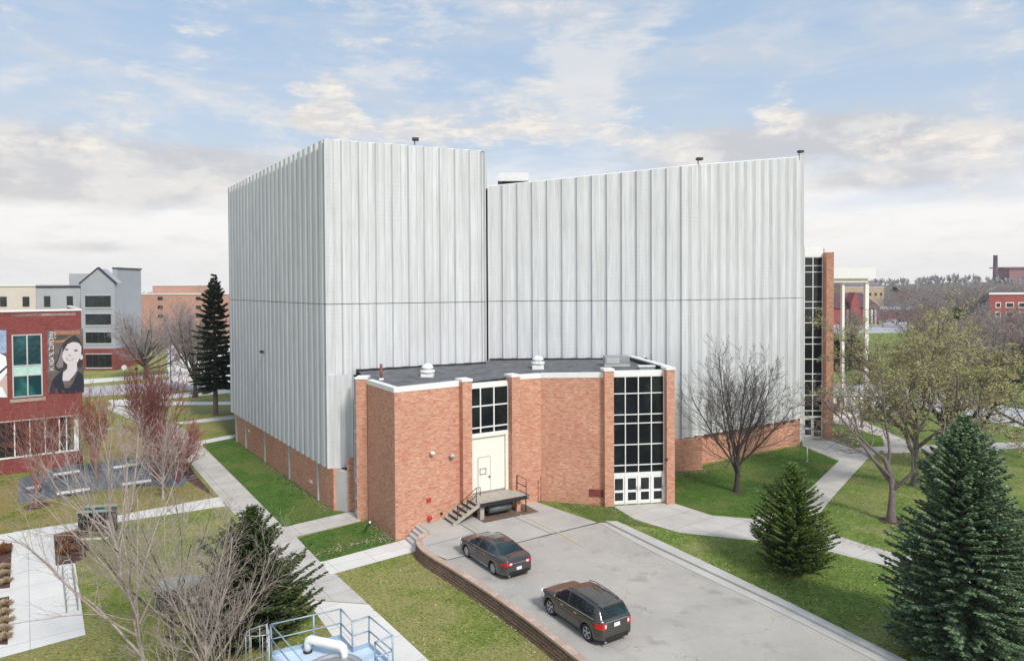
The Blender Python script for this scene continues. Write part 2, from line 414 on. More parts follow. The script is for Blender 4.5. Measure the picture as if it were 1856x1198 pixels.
# ================================================================ GROUND
M['dry'] = grass('tan_grass', (.16,.16,.04), (.28,.24,.08), (.45,.32,.14), 1.3, 2)
def V2(v): return (v[0], v[1])
def PP(lst, z=0.0): return [V2(P(x, y, z)) for x, y in lst]
UZ = .7
struct('ground', MB().flat([(-1500,-60),(2100,-60),(2100,1500),(-1500,1500)], 0.0), M['grass'])
CN = P(717,980); A0 = P(667.5,941)
W1 = P(845,931,UZ); W1 = Vector((-3.3,46.4,0)); W2 = Vector((0.0,48.35,0)); W3 = P(981,908,UZ); W4 = P(1101,916,UZ); W5 = P(1212,911,UZ)
ret_px = [(780,967),(768,969),(759,976),(757,986),(765,998),(785,1012),(820,1033),(887,1076),(963,1130),(1064,1209)]
ret = [V2(P(x, y, UZ)) for x, y in ret_px]
dd = (Vector(ret[-1])-Vector(ret[-3])).normalized()
ret.append(V2(Vector(ret[-1])+dd*34))
st_top = [P(758,950,UZ), P(780,966,UZ)]
up = [V2(CN+Vector((.9,.9,0))), V2(st_top[0])]+ret+[(700,-20),(700,520),(115,520),(9,62),(-4,52)]
struct('upper_lawn', MB().flat(up, UZ, 0, UZ), M['grass_right'])
z1, z2 = .004, .008
# lower paths
SHN = [0]
def sheet(name, px, z, ma, base=0.0):
    SHN[0] += 1; z += .0004*SHN[0]; return struct(name, MB().flat(PP(px, base), base+z), ma)
sheet('walkway', [(191,740),(205,731),(258,750.6),(330,775),(363,804),(440,880),(520,956),(605,1037),(667,1094),(555,1086),(480,994),(398,901),(327,818),(243,762)], z2, M['path'])
sheet('walkway_pale', [(556,1087),(668,1095),(779,1198),(900,1310),(720,1310),(640,1198),(603,1153)], z1, M['path_new'])
sheet('cross_path', [(-60,976),(0,968.5),(152,945),(398,900),(409,917),(152,955),(97,968),(24,983),(-60,995)], z1, M['path_new'])
sheet('plaza', [(24,964),(96,953),(101,1025),(136,1020),(155,1150),(0,1192),(-80,1212),(-80,1168),(14,1168),(17,1080),(-80,1098),(-80,1076),(18,1065),(22,984)], z2, M['path_new'])
sheet('door_path', [(356,800),(420,788),(440,786),(446,790),(424,793),(366,808)], z1, M['path_new'])
sheet('side_path', [(317,766),(419,752.5),(424,752),(426,759),(419,760),(332,769)], z1, M['path_new'])
sheet('far_path', [(196,725),(250,723),(290,716),(397,706.5),(440,704),(440,710),(300,723),(262,727),(430,728.5),(430,733.5),(205,735)], z1, M['path_new'])
sheet('short_path', [(180,777),(240,773),(262,772),(262,778),(180,784)], z1, M['path_new'])
sheet('far_sidewalk', [(100,693),(159,687),(266,680),(312,677),(312,682),(266,686),(100,700)], z1, M['path_new'])
sheet('street', [(100,707),(159,701),(263,694),(310,687),(460,682),(460,700),(317,708.5),(263,713),(100,722)], z1, M['road'])
sheet('parking_court', [(302,628),(330,618),(460,612),(460,694),(366,703),(308,690),(302,660)], z2, M['path_new'])
sheet('door_walk', [(515,956),(605,930),(645,927),(655,944),(648,946),(535,973)], z1, M['path'])
sheet('step_walk', [(580,1019),(735,977),(745,986),(757,998),(600,1041)], z1, M['path_new'])
sheet('green_lawn', [(366,805),(427,793),(430,800),(606,926),(640,926),(514,955),(438,878)], z1, M['grass_green'])  # greener turf growing along the hall's long left wall
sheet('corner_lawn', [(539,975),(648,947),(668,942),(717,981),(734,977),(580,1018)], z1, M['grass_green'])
sheet('mulch_bed', [(97,969),(152,956),(156,1010),(136,1020),(101,1025)], z1*2, M['mulch'])
struct('mulch_bed', MB().flat(PP([(-80,996),(24,978),(22,1064),(-80,1080)]), z1), M['mulch'])
struct('mulch_bed', MB().flat(PP([(-80,1099),(17,1081),(14,1167),(-80,1175)]), z1), M['mulch'])
sheet('dry_lawn', [(-60,872),(34,864),(34,911),(240,881),(330,884),(345,874),(392,899),(150,943),(0,966),(-60,974)], .001, grass('dry_grass', (.13,.16,.035), (.24,.24,.07), (.42,.30,.13), 1.3, 7))
sheet('dry_lawn', [(207,775),(240,762),(326,822),(300,821),(262,826),(165,838),(180,784)], .001, M['dry'])
sheet('patio', [(34,867),(70,858),(140,845),(290,822),(348,862),(330,882),(240,880),(33,911)], z1, M['paver'])
sheet('mulch_strip', [(352,856),(327,822),(300,820),(330,850),(340,872),(388,900)], z2, M['mulch'])
def ring(name, c, r, ma, z):
    rnd = random.Random(int(c[0]*100)); n = 22
    return struct(name, MB().flat([(c[0]+math.cos(2*math.pi*k/n)*r*rnd.uniform(.85,1.1), c[1]+math.sin(2*math.pi*k/n)*r*rnd.uniform(.85,1.1)) for k in range(n)], z), ma)
# upper paths and the lot
U = UZ
sheet('parking_lot', [(820,1013),(941,981),(1086,948),(1180,998),(1300,1055),(1430,1116),(1590,1198),(1900,1360),(1300,1400),(1064,1202),(963,1124),(887,1070),(820,1026),(795,1011)], z1, None, U) if False else None
def lot_mat():
    ma, nt, N, L, b = newmat('weathered_lot'); p = pos(nt)
    a = tnoise(nt, p, .28, 6, .65); f = tnoise(nt, p, 5, 6, .7); g = tnoise(nt, p, 45, 3, .6)
    c = mixc(nt, rng(nt, a, .35, .68), (.49,.455,.405), (.38,.355,.32))
    c = mixc(nt, rng(nt, f, .5, .7, 0, .35), c, (.54,.50,.445))
    c = mixc(nt, rng(nt, g, .52, .7, 0, .4), c, (.25,.24,.23))
    v = N.new('ShaderNodeTexVoronoi'); v.feature = 'DISTANCE_TO_EDGE'; v.inputs['Scale'].default_value = .16
    wp = N.new('ShaderNodeVectorMath'); wp.operation = 'ADD'; sc_ = N.new('ShaderNodeTexNoise'); sc_.inputs['Scale'].default_value = .7; sc_.inputs['Detail'].default_value = 5
    L.new(p, sc_.inputs['Vector']); m2 = N.new('ShaderNodeVectorMath'); m2.operation = 'SCALE'; m2.inputs['Scale'].default_value = 2.2
    L.new(sc_.outputs['Color'], m2.inputs[0]); L.new(p, wp.inputs[0]); L.new(m2.outputs[0], wp.inputs[1]); L.new(wp.outputs[0], v.inputs['Vector'])
    c = mixc(nt, rng(nt, v.outputs['Distance'], .003, .0, 0, .6), c, (.17,.16,.15))
    st = tnoise(nt, p, .8, 3, .5)
    c = mixc(nt, rng(nt, st, .58, .72, 0, .45), c, (.22,.205,.19))
    L.new(c, b.inputs['Base Color']); b.inputs['Roughness'].default_value = .9; bump(nt, b, g, .01, .4)
    return ma
M['lot'] = lot_mat()
sheet('parking_lot', [(812,1015),(941,981),(1086,948),(1180,998),(1300,1055),(1430,1116),(1590,1198),(1900,1360),(1300,1400),(1064,1203),(963,1124),(887,1070),(820,1027),(800,1016)], z1, M['lot'], U)
sheet('loading_apron', [(758,950),(810,936),(900,912),(952,909),(962,906),(1082,947),(941,981.5),(812,1014.5),(783,1003),(768,990),(764,978),(780,966)], z2, M['apron'], U)
def dark_line(mb, a, b, z, wd=.05, m=0):
    mb.obox((a+b)/2, (b-a), (b-a).length, wd, z, z+.003, m)
js = MB()
dark_line(js, P(812,1015,U), P(1084,947.5,U), U+.028, .07)
dark_line(js, P(836,951,U), P(862,967,U), U+.028, .05); dark_line(js, P(862,967,U), P(905,991,U), U+.028, .04)
dark_line(js, P(772,990,U), P(862,967,U), U+.028, .03)
dark_line(js, P(905,925,U), P(1000,968,U), U+.028, .025)
struct('pavement_joint', js, simple('dark_joint', (.10,.10,.10), .9))
def worn_paint():
    ma, nt, N, L, b = newmat('worn_yellow'); n = tnoise(nt, pos(nt), 7, 5, .7)
    L.new(mixc(nt, rng(nt, n, .42, .6), (.60,.52,.30), (.44,.42,.36)), b.inputs['Base Color']); b.inputs['Roughness'].default_value = .9; return ma
yl = MB()
for a, b in (((943,933),(1007,963)),((1007,963),(1058,991)),((850,950),(869,960))): dark_line(yl, P(*a,U), P(*b,U), U+.031, .12)
struct('parking_stripes', yl, worn_paint())
# kerb with gutter along the right of the lot
def strip(name, inner, outer, z0, z1_, ma, label=None):
    mb = MB()
    for i in range(len(inner)-1):
        a, b, c, d = P(*inner[i],U), P(*inner[i+1],U), P(*outer[i+1],U), P(*outer[i],U)
        mb.hexa([(q.x,q.y,z0) for q in (a,b,c,d)], [(q.x,q.y,z1_) for q in (a,b,c,d)])
    return mb
inn = [(1098,948),(1180,989),(1300,1046),(1430,1107),(1610,1197),(1900,1345)]
out = [(1118,948),(1186,979),(1300,1033),(1430,1096),(1632,1197),(1935,1345)]
gut = [(1086,948),(1180,999),(1300,1057),(1430,1118),(1590,1199),(1875,1345)]
struct('gutter', strip('g', gut, inn, U+.024, U+.034, None), M['kerb'])
struct('kerb', strip('k', inn, out, U, U+.15, None), M['kerb'])
sheet('entry_walk', [(1112,917),(1219,911),(1290,934),(1360,940),(1400,931),(1440,905),(1468,886),(1521,835),(1455,808),(1453,793),(1510,793),(1519,799),(1546,812),(1596,810),(1604,812),(1570,834),(1510,900),(1486,930),(1485,938),(1496,963),(1563,986),(1646,1009),(1800,1056),(1960,1110),(1960,1150),(1800,1085),(1656,1036),(1580,1019),(1505,1000),(1420,982),(1340,977),(1230,965),(1150,941)], z1, M['path'], U)
sheet('upper_path', [(1546,811),(1603,809),(1700,806),(1856,801),(1960,798),(1960,809),(1856,812),(1700,819),(1603,822),(1596,812)], z2, M['path'], U)
sheet('corner_walk', [(1500,752),(1540,751),(1593,775),(1635,795),(1660,807),(1603,809),(1600,795),(1560,779),(1519,770),(1500,768)], z1, M['path'], U)
sheet('entrance_court', [(1490,706),(1600,704),(1660,716),(1640,738),(1560,750),(1545,765),(1490,752)], z2, M['path_new'], U)
sheet('drive', [(1490,698),(1560,697),(1640,700),(1757,722),(1856,742),(1990,768),(1990,800),(1856,776),(1745,756),(1660,735),(1600,714),(1490,712)], z1, M['road'], U)
sheet('far_parking', [(1480,586),(1790,582),(1990,585),(1990,600),(1790,600),(1480,606)], z1, M['road'], U)
sheet('far_street', [(1480,566),(1990,560),(1990,566),(1480,573)], z1, M['road'], U)
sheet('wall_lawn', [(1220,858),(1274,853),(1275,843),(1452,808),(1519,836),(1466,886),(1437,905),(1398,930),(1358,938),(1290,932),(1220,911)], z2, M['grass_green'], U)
sheet('island_lawn', [(1508,795),(1510,770),(1520,771),(1598,791),(1601,808),(1546,810)], z2, grass('bright_grass', (.10,.20,.02), (.17,.29,.04), (.16,.2,.05), .2, 3), U)
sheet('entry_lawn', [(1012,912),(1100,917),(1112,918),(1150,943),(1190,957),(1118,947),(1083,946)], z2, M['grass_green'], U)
ring('mulch_ring', P(1515,788,U), 1.2, M['mulch'], U+.036)
ring('mulch_ring', P(1615,944,U), .75, M['mulch'], U+.02)
ring('mulch_ring', P(66,917), .9, M['mulch'], .03)
ring('mulch_ring', P(1335,891,U), .5, M['mulch'], U+.028)
# hill far to the right
def hill():
    mb = MB(); nx, ny = 46, 22
    def h(x, y):
        r = math.exp(-((x-560)/150)**2-((y-820)/170)**2)*19 + math.exp(-((x-300)/180)**2-((y-900)/150)**2)*10
        return r-1.0
    g = [[(60+i*22, 480+j*30) for i in range(nx)] for j in range(ny)]
    for j in range(ny-1):
        for i in range(nx-1):
            q = [g[j][i], g[j][i+1], g[j+1][i+1], g[j+1][i]]
            mb.poly([(x, y, h(x, y)) for x, y in q], 0, True)
    struct('hill', mb, simple('hill_ground', (.16,.13,.10), .95, var=.3, scale=.03)); return h
hill_h = hill()
# ================================================================ CONCERT HALL
hall = thing('concert_hall', 'huge windowless grey concrete hall with folded vertical panels over a brick base', 'hall', (P(605,925).x, P(605,925).y, 0))
def corrugate(mb, path, tops, bots, period=1.2, depth=.22, thick=.12, prof=((0,0),(.44,0),(.52,.35),(.58,1),(.80,1),(.93,.75),(1.0,0))):
    for i in range(len(path)-1):
        a = Vector(path[i][:2]); b = Vector(path[i+1][:2]); d = b-a; Ln = d.length; d = d/Ln; n = Vector((d.y,-d.x))
        k = max(1, round(Ln/period)); pts = []
        for j in range(k):
            for s, dp in prof[:-1]: pts.append(((j+s)/k, dp))
        pts.append((1.0, 0))
        q = [(a+d*Ln*s-n*depth*dp, lerp(tops[i], tops[i+1], s), lerp(bots[i], bots[i+1], s), a+d*Ln*s-n*(depth+thick)) for s, dp in pts]
        for (p0, t0, b0, i0), (p1, t1, b1, i1) in zip(q, q[1:]):
            mb.poly([(p0.x,p0.y,b0),(p1.x,p1.y,b1),(p1.x,p1.y,t1),(p0.x,p0.y,t0)])
            mb.poly([(p0.x,p0.y,t0),(p1.x,p1.y,t1),(i1.x,i1.y,t1),(i0.x,i0.y,t0)])
            mb.poly([(i0.x,i0.y,b0),(i1.x,i1.y,b1),(p1.x,p1.y,b1),(p0.x,p0.y,b0)])
            mb.poly([(i1.x,i1.y,b1),(i0.x,i0.y,b0),(i0.x,i0.y,t0),(i1.x,i1.y,t1)])
CL = (-30.3,73.3); CC = (-13.6,49.9); CE = (-2.15,55.5); CF = (-11.7,50.05)
CR0 = (-2.0,57.4); CR1 = (14.2,57.2); CR2 = (28.15,66.0); CR3 = (29.4,69.6)
tL = zat(412,341,73.3); tC = zat(588,252,49.9); tE = zat(880,274,55.5)
t0 = zat(886,338,57.4); t1 = zat(1236,301.5,57.2); t2 = zat(1455,284,66.0)
SEAM = 15.0
up_mb = MB(); lo_mb = MB()
corrugate(up_mb, [CL,CC], [tL,tC], [SEAM+.025]*2)
corrugate(up_mb, [CC,CE], [tC,tE], [SEAM+.025]*2, 1.28)
corrugate(up_mb, [CR0,CR1], [t0,t1], [SEAM+.025]*2, 1.25)
corrugate(up_mb, [CR1,CR2], [t1,t2], [SEAM+.025]*2, 1.15, .24, .12, ((0,0),(.26,0),(.36,.55),(.46,1),(.84,1),(1,0)))
corrugate(up_mb, [CR2,CR3], [t2,t2], [SEAM+.025]*2, 1.3)
BZ = 2.95
corrugate(lo_mb, [CL,CC], [SEAM-.025]*2, [BZ,BZ])
corrugate(lo_mb, [CC,CF], [9.8]*2, [BZ]*2, 1.9, .2, .12, ((0,0),(.5,0),(.56,1),(.95,1),(1,0)))
corrugate(lo_mb, [CC,CE], [SEAM-.025]*2, [9.7]*2, 1.28)
corrugate(lo_mb, [CR0,CR1], [SEAM-.025]*2, [3.3]*2, 1.25)
corrugate(lo_mb, [CR1,CR2], [SEAM-.025]*2, [3.35]*2, 1.15, .24, .12, ((0,0),(.26,0),(.36,.55),(.46,1),(.84,1),(1,0)))
corrugate(lo_mb, [CR2,CR3], [SEAM-.025]*2, [3.35]*2, 1.3)
lo_mb.build('lower_cladding', M['clad'], hall); up_mb.build('upper_cladding', M['clad'], hall)
# body behind the panels (keeps the joint dark) and roof decks
body = MB()
BK = (-31,96)
def inset(path, d):
    res = []
    for i, p in enumerate(path):
        p = Vector(p); n = Vector((0,0))
        for a, b in ((i-1,i),(i,i+1)):
            if a >= 0 and b < len(path):
                e = (Vector(path[b])-Vector(path[a])).normalized(); n += Vector((e.y,-e.x))
        res.append(V2(p-n.normalized()*d))
    return res
leftp = inset([CL,CC,CE,(-2.15,60)], .42)
polyL = leftp+[(-2.6,92),(-36,92)]
body.flat(polyL, 26.2, 0); 
for i in range(3): body.seg(leftp[i], leftp[i+1], .1, BZ+.02 if i == 0 else 10, 26.6)
rp = inset([(-4,57.4),CR1,CR2,CR3], .42)
tt = [t0,t1,t2,t2]
for i in range(3): body.seg(rp[i], rp[i+1], .1, 3.4, tt[i]-.3, 0, 0, tt[i+1]-.3)
body.poly([(rp[0][0],rp[0][1],t0-.4),(rp[1][0],rp[1][1],t1-.4),(30,95,t1-2),(-4,95,t0-1)])
body.poly([(rp[1][0],rp[1][1],t1-.4),(rp[2][0],rp[2][1],t2-.4),(rp[3][0],rp[3][1],t2-.4),(30,95,t1-2)])
body.build('roof_deck', [M['clad_dark']], hall)
ex = MB()
corrugate(ex, [CE,(-2.15,60.0)], [tE]*2, [10]*2, 1.5, .15)
corrugate(ex, [(29.4,70.9),(30,95)], [t2,t1-2], [3]*2, 1.5, .15)
corrugate(ex, [(30,95),(-36,92)], [22,26.6], [3]*2, 2, .15)
corrugate(ex, [(-36,92),CL], [26.6]*2, [3]*2, 1.3, .15)
ex.build('rear_cladding', M['clad'], hall)
cop = MB()
def coping(path, tops, hh=.09, proud=.05, wd=.45):
    for i in range(len(path)-1):
        p, q = Vector(path[i]), Vector(path[i+1]); d = (q-p).normalized(); n = Vector((d.y,-d.x))
        a, b, c, e = p+n*proud, q+n*proud, q-n*wd, p-n*wd
        za, zb = tops[i]+.003, tops[i+1]+.003
        cop.hexa([(a.x,a.y,za),(b.x,b.y,zb),(c.x,c.y,zb),(e.x,e.y,za)], [(a.x,a.y,za+hh),(b.x,b.y,zb+hh),(c.x,c.y,zb+hh),(e.x,e.y,za+hh)])
coping([CR0,CR1], [t0,t1], .07, -.22, .3); coping([CR1,CR2], [t1,t2], .07, -.24, .3); coping([CC,CE],[tC,tE], .05, -.22, .3); coping([CL,CC],[tL,tC], .05, -.22,.3)
cop.build('coping', M['white'], hall)
# brick base, concrete posts of the long left wall
bb = MB()
BA = P(605,925); BD = Vector((-.581,.814,0)); BE = BA+BD*28.6
bb.seg(V2(BE), V2(BA), .3, 0, BZ+.05)
bb.build('brick_base', M['brick'], hall); bb = MB()
bb.seg((-12.0,49.25), (-11.45,49.4), .3, 0, BZ+.9)
bb.build('brick_base', M['brick'], hall); bb = MB()
bb.seg((13.0,56.78), (16.0,57.55), .6, U, 3.28); bb.seg((16.0,57.55),(16.2,59.5),.3,U,3.28)
bb.seg((16.2,59.25), (28.0,66.45), .35, U, 3.5)
bb.build('brick_base', M['brick'], hall)
pm = []
for px, wd in ((605.5,0),(574,.22),(522,.22),(478,.22),(443.5,.22),(427,.22)):
    if wd == 0:
        mb = MB().seg((-12.99,49.78), (-12.0,49.17), .5, 0, BZ-.05, 0, .06)
    else:
        c = hit(px, BE, BA); mb = MB().obox(c, BD, .24, .2, 0, BZ)
    mb.build('concrete_post', M['conc'], hall)
for px, z in ((449,1.9),(561,.95)):
    c = hit(px, BE, BA); n = Vector((-.814,-.581))
    MB().obox(c+n*.03, BD, .55, .08, z, z+.18).build('wall_vent', M['white'], hall)
# ---------------------------------------------------------------- low brick wing
fz = {'A':9.8, 'C':9.8, '1':9.85, '2':9.92, '3':9.95, '4':10.12, '5':10.2}
ww = MB()
ww.seg(A0, CN, .4, 0, 9.5); ww.seg(CN, W1, .4, 0, 9.5)
ww.seg(W2, W3, .4, U-.1, 9.62); ww.seg(W3, W4, .4, U-.1, 9.62, 0, 0, 9.78)
ww.build('wing_wall', M['brick'], hall)
fa = MB()
fa.seg(A0, CN, .45, 9.5, 9.8, 0, .04); fa.seg(CN, W1, .45, 9.5, 9.8, 0, .04, 9.86)
fa.build('fascia', M['white'], hall); fa = MB()
fa.seg(W2, W3, .45, 9.62, 9.92, 0, .04, 9.95); 
fa.hexa(*[[(x,y,z) for x,y,z in q] for q in (
  [(W3.x,W3.y-.04,9.62),(W4.x,W4.y-.04,9.78),(W4.x,W4.y+.4,9.78),(W3.x,W3.y+.4,9.62)],
  [(W3.x,W3.y-.04,9.95),(W4.x,W4.y-.04,10.12),(W4.x,W4.y+.4,10.12),(W3.x,W3.y+.4,9.95)])])
fa.build('fascia', M['white'], hall)
wr = MB()
rr = [(A0.x+.2,A0.y,9.62),(CN.x+.1,CN.y+.35,9.62),(W1.x,W1.y+.3,9.68),(W2.x,W2.y+.3,9.75),(W3.x,W3.y+.3,9.78),(W4.x,W4.y+.3,9.92),(W5.x,W5.y+.2,9.95)]
bk = [(-11.5,50.9,9.95),(-6.5,53.6,10.02),(-2,57.2,10.05),(-1.9,57.8,10.05),(3,57.6,10.08),(8,57.6,10.1),(11.4,57.4,10.1)]
# strips between front and back edges
fr = [rr[0], rr[1], rr[2], rr[3], rr[4], rr[5], rr[6]]
for i in range(6): wr.poly([fr[i], fr[i+1], bk[i+1], bk[i]])
wr.build('wing_roof', M['roof'], hall)
fl = MB()
fl.seg((-11.6,50.88), CE, .5, 9.5, 10.12, 0, .05); fl.seg((-1.9,57.4),(11.3,57.22), .5, 9.6, 10.2, 0, .05)
fl.build('roof_flashing', M['black'], hall)
# right side parapet of the wing
pz = MB(); B5 = Vector((10.1,56.9,0)); S5 = Vector((11.45,49.5,0))
pz.hexa([(S5.x,S5.y,U),(S5.x+.0,S5.y+.01,U),(B5.x+.0,B5.y,U),(B5.x-.4,B5.y,U),(S5.x-.4,S5.y,U)],[(S5.x,S5.y,10.32),(S5.x,S5.y+.01,10.32),(B5.x,B5.y,10.32),(B5.x-.4,B5.y,10.32),(S5.x-.4,S5.y,10.32)])
pz.build('parapet', [M['black']], hall)
MB().hexa([(S5.x+.06,S5.y,10.325),(B5.x+.06,B5.y,10.325),(B5.x-.46,B5.y,10.325),(S5.x-.46,S5.y,10.325)],[(S5.x+.06,S5.y,10.42),(B5.x+.06,B5.y,10.42),(B5.x-.46,B5.y,10.42),(S5.x-.46,S5.y,10.42)]).build('parapet_coping', M['white'], hall)
# brick piers with white caps
def pier(name, cx, cy, u, lu, lv, z0, z1, m='brick'):
    o = MB().obox((cx,cy), u, lu, lv, z0, z1).build(name, M[m], hall)
    MB().obox((cx,cy), u, lu+.1, lv+.1, z1, z1+.16).build('pier_cap', M['white'], o)
u1 = (W2-W1).normalized(); n1 = Vector((u1.y,-u1.x,0))
pier('pier', W1.x, W1.y, u1, .70, 1.0, U-.3, zat(845,690,W1.y))
pier('pier', W2.x, W2.y, u1, .68, 1.0, U-.3, zat(926,682,W2.y))
u4 = (W5-W4).normalized()
pier('pier', W4.x+.05, W4.y+.2, u4, .66, 1.0, U-.1, zat(1101,672,W4.y))
pier('pier', W5.x, W5.y+.15, u4, .58, 1.1, U-.1, zat(1212,668,W5.y)-.05)
pc = (P(648,941)+P(667,941))/2
pier('pier', pc.x, pc.y+.45, (1,.0), .74, 1.0, 0, 9.82)
# glazed openings
def glazing(parent, p, q, cols, zs, fw=.058, dep=.14, gm='glass', frame_m='white', name='window'):
    p = Vector(V2(p)); q = Vector(V2(q)); d = (q-p); Ln = d.length; d.normalize()
    g = MB().seg(p+d*.01, q-d*.01, .03, zs[0], zs[-1], 0, -.02)
    o = g.build(name, M[gm], parent)
    f = MB()
    def vbar(s, w, z0, z1): c = p+d*s; f.seg(c-d*w/2, c+d*w/2, dep, z0, z1, 0, .06)
    for i, c in enumerate(cols): vbar(c*Ln if 0 < i < len(cols)-1 else (fw/2 if i == 0 else Ln-fw/2), fw, zs[0], zs[-1])
    for z in zs:
        za = min(max(z-fw/2, zs[0]), zs[-1]-fw)
        f.seg(p+d*.002, q-d*.002, dep-.01, za, za+fw, 0, .053)
    f.build('frame', M[frame_m], o)
    return o
def door_leaf(parent, p, q, z0, z1, name='door', split=.5, handle=0, fm='white'):
    p = Vector(V2(p)); q = Vector(V2(q)); d = (q-p).normalized(); Ln = (q-p).length; s = .13
    f = MB()
    f.seg(p+d*.012, p+d*s, .06, z0+.01, z1, 0, .03); f.seg(q-d*s, q-d*.012, .06, z0+.01, z1, 0, .03)
    zm = lerp(z0, z1, .46)
    for a, b in ((z0+.01,z0+.26),(zm-.08,zm+.08),(z1-.16,z1)): f.seg(p+d*s, q-d*s, .058, a, b, 0, .028)
    o = f.build(name, M[fm], parent)
    MB().seg(p+d*s, q-d*s, .02, z0+.26, z1-.16, 0, 0).build('pane', M['glass'], o)
    x = p+d*(s*.55 if handle == 0 else Ln-s*.55)
    MB().obox(x+Vector((d.y,-d.x))*.07, d, .03, .05, z0+.95, z0+1.25).build('handle', M['grey_metal'], o)
# right entrance
GA = W4+Vector((.36,.12,0)); GB = W5+Vector((-.30,.12,0))
ks = .0112
zz = [2.88+.02, 3.5, 4.96, 6.47, 7.1, 8.6, 9.84]
glazing(hall, GA, GB, [0,.25,.5,.75,1], zz, .062)
MB().seg(GA, GB, .5, 9.842, 10.2, 0, .07).build('window_head', M['white'], hall)
MB().seg(GA, GB, .16, 2.72, 2.898, 0, .05).build('door_frame', M['white'], hall)
d4 = (GB-GA)
for k in range(4): door_leaf(hall, GA+d4*(k*.25+.012), GA+d4*((k+1)*.25-.012), U+.02, 2.72, handle=k % 2)
jm = MB()
for k in range(5):
    c = GA+d4*(k*.25) if 0 < k < 4 else (GA+d4*.006 if k == 0 else GA+d4*.994)
    jm.obox(c, d4, .09, .16, U, 2.72)
jm.build('door_jamb', M['white'], hall)
MB().obox((GA+d4*.85)+Vector((0,.3,0)), d4, .3, .3, 3.1, 3.5).build('interior_lamp', simple('amber', (.6,.4,.05), .6), hall) if False else None
# dock doors
DA = W1+u1*.36-n1*.0+Vector((0,.1,0)); DB = W2-u1*.35+Vector((0,.1,0)); DZ = 1.9
zt = zat(887,700,47.4)
s_ = (zt-DZ)/ (840-215)      # metres per unit of the survey
zr = [DZ+(840-y)*s_ for y in (492,452,327,215)]
glazing(hall, DA, DB, [0,.28,.62,1], zr, .085)
MB().seg(DA, DB, .5, zr[-1]+.002, zr[-1]+.28, 0, .05).build('window_head', M['white'], hall)
MB().seg(DA, DB, .3, zr[0]-.2, zr[0]-.002, 0, .10).build('door_head', M['cream'], hall)
MB().seg(DA, DB, .3, U-.1, DZ, 0, .02).build('dock_wall', M['brick'], hall)
dl = MB().seg(DA, DB-u1*.3, .06, DZ+.12, zr[0]-.202, 0, -.06)
od = dl.build('freight_door', M['cream'], hall)
MB().seg(DB-u1*.28, DB, .3, DZ, zr[0]-.202, 0, .08).build('door_jamb', M['cream'], hall)
MB().seg(DA, DB-u1*.3, .08, DZ+.0, DZ+.12, 0, -.04).build('door_sill', M['grey_metal'], hall)
Lf = (DB-DA).length
wa, wb_ = DA+u1*Lf*.23, DA+u1*Lf*.53
wd_ = MB().seg(wa, wb_, .04, DZ+.14, DZ+.14+2.35, 0, -.035)
wk = wd_.build('wicket_door', M['cream'], od)
MB().seg(wa-u1*.04, wa, .03, DZ+.13, DZ+2.5, 0, -.045).build('door_gap', M['grey_metal'], od)
MB().seg(wb_, wb_+u1*.04, .03, DZ+.13, DZ+2.5, 0, -.045).seg(wa, wb_, .03, DZ+2.494, DZ+2.53, 0, -.044).build('door_gap', M['grey_metal'], od)
sg = MB(); c = lerp(wa, wb_, .38)
for a, b, za, zb in ((-.26,.26,1.68,1.74),(-.26,.26,1.30,1.36),(-.26,-.2,1.361,1.679),(.2,.26,1.361,1.679)): sg.seg(c+u1*a, c+u1*b, .02, DZ+za, DZ+zb, 0, -.013)
sg.build('door_notice', M['grey_metal'], od)
MB().obox(lerp(wa, wb_, .9)-n1*.0, u1, .07, .09, DZ+1.0, DZ+1.12).obox(lerp(wa, wb_, .9), u1, .06, .08, DZ+1.25, DZ+1.33).build('handle', M['black'], wk) if False else MB().obox(lerp(wa, wb_, .9)+n1*.02, u1, .08, .1, DZ+1.05, DZ+1.15).build('handle', M['black'], od)
# narrow glazing between hall and wing (left)
glazing(hall, (-11.45,49.42), (-11.05,48.3), [0,1], [2.45,3.1,5.2,5.9,7.7,9.75], .07)
door_leaf(hall, (-11.45,49.42), (-11.05,48.3), .02, 2.42)
# ---------------------------------------------------------------- stair tower at the right end
TY = 69.5
TA = hit(1457, (0,TY), (40,TY)); TB = hit(1491, (0,TY), (40,TY))
def tz(y, s=4.357, o=440): return zat(1475, o+y/s, TY)
rows = [tz(y) for y in (112,182,232,348,466,516,632,747)]+[tz(y,4.28,560) for y in (272,388,503,558,668,788,833)]
rows = rows[::-1]
glazing(hall, TA, TB, [0,.47,1], rows, .07)
MB().seg(TA, TB, .5, rows[-1]+.002, rows[-1]+1.0, 0, .08).build('window_head', M['white'], hall)
mid = TA+(TB-TA)*.47
glazing(hall, mid, TB, [0,1], [U, tz(948,4.28,560), rows[0]-.002], .12, gm='glass')
door_leaf(hall, TA, mid, U+.02, rows[0]-.15)
MB().seg(TA, mid, .15, rows[0]-.148, rows[0]-.002, 0, .05).build('door_head', M['white'], hall)
MB().seg((28.2,67.0), TA, .2, U, 3.4).build('door_side_panel', M['white'], hall)
tp0 = P(1493,794.5,U); tp1 = P(1507,796,U)
pt = zat(1500,458,tp0.y)
MB().hexa([(TB.x+.0,TB.y+.1,U),(tp0.x,tp0.y-.5,U),(tp1.x,tp1.y-.4,U),(tp1.x+.1,TB.y+1.0,U)],[(TB.x+.0,TB.y+.1,pt),(tp0.x,tp0.y-.5,pt),(tp1.x,tp1.y-.4,pt),(tp1.x+.1,TB.y+1.0,pt)]).build('pier', M['brick'], hall)
MB().flat([(TA.x,TY+.1),(TB.x,TY+.1),(tp1.x,TY+1),(31,90),(28.5,90)], rows[-1]+.9).build('tower_roof', M['roof'], hall)
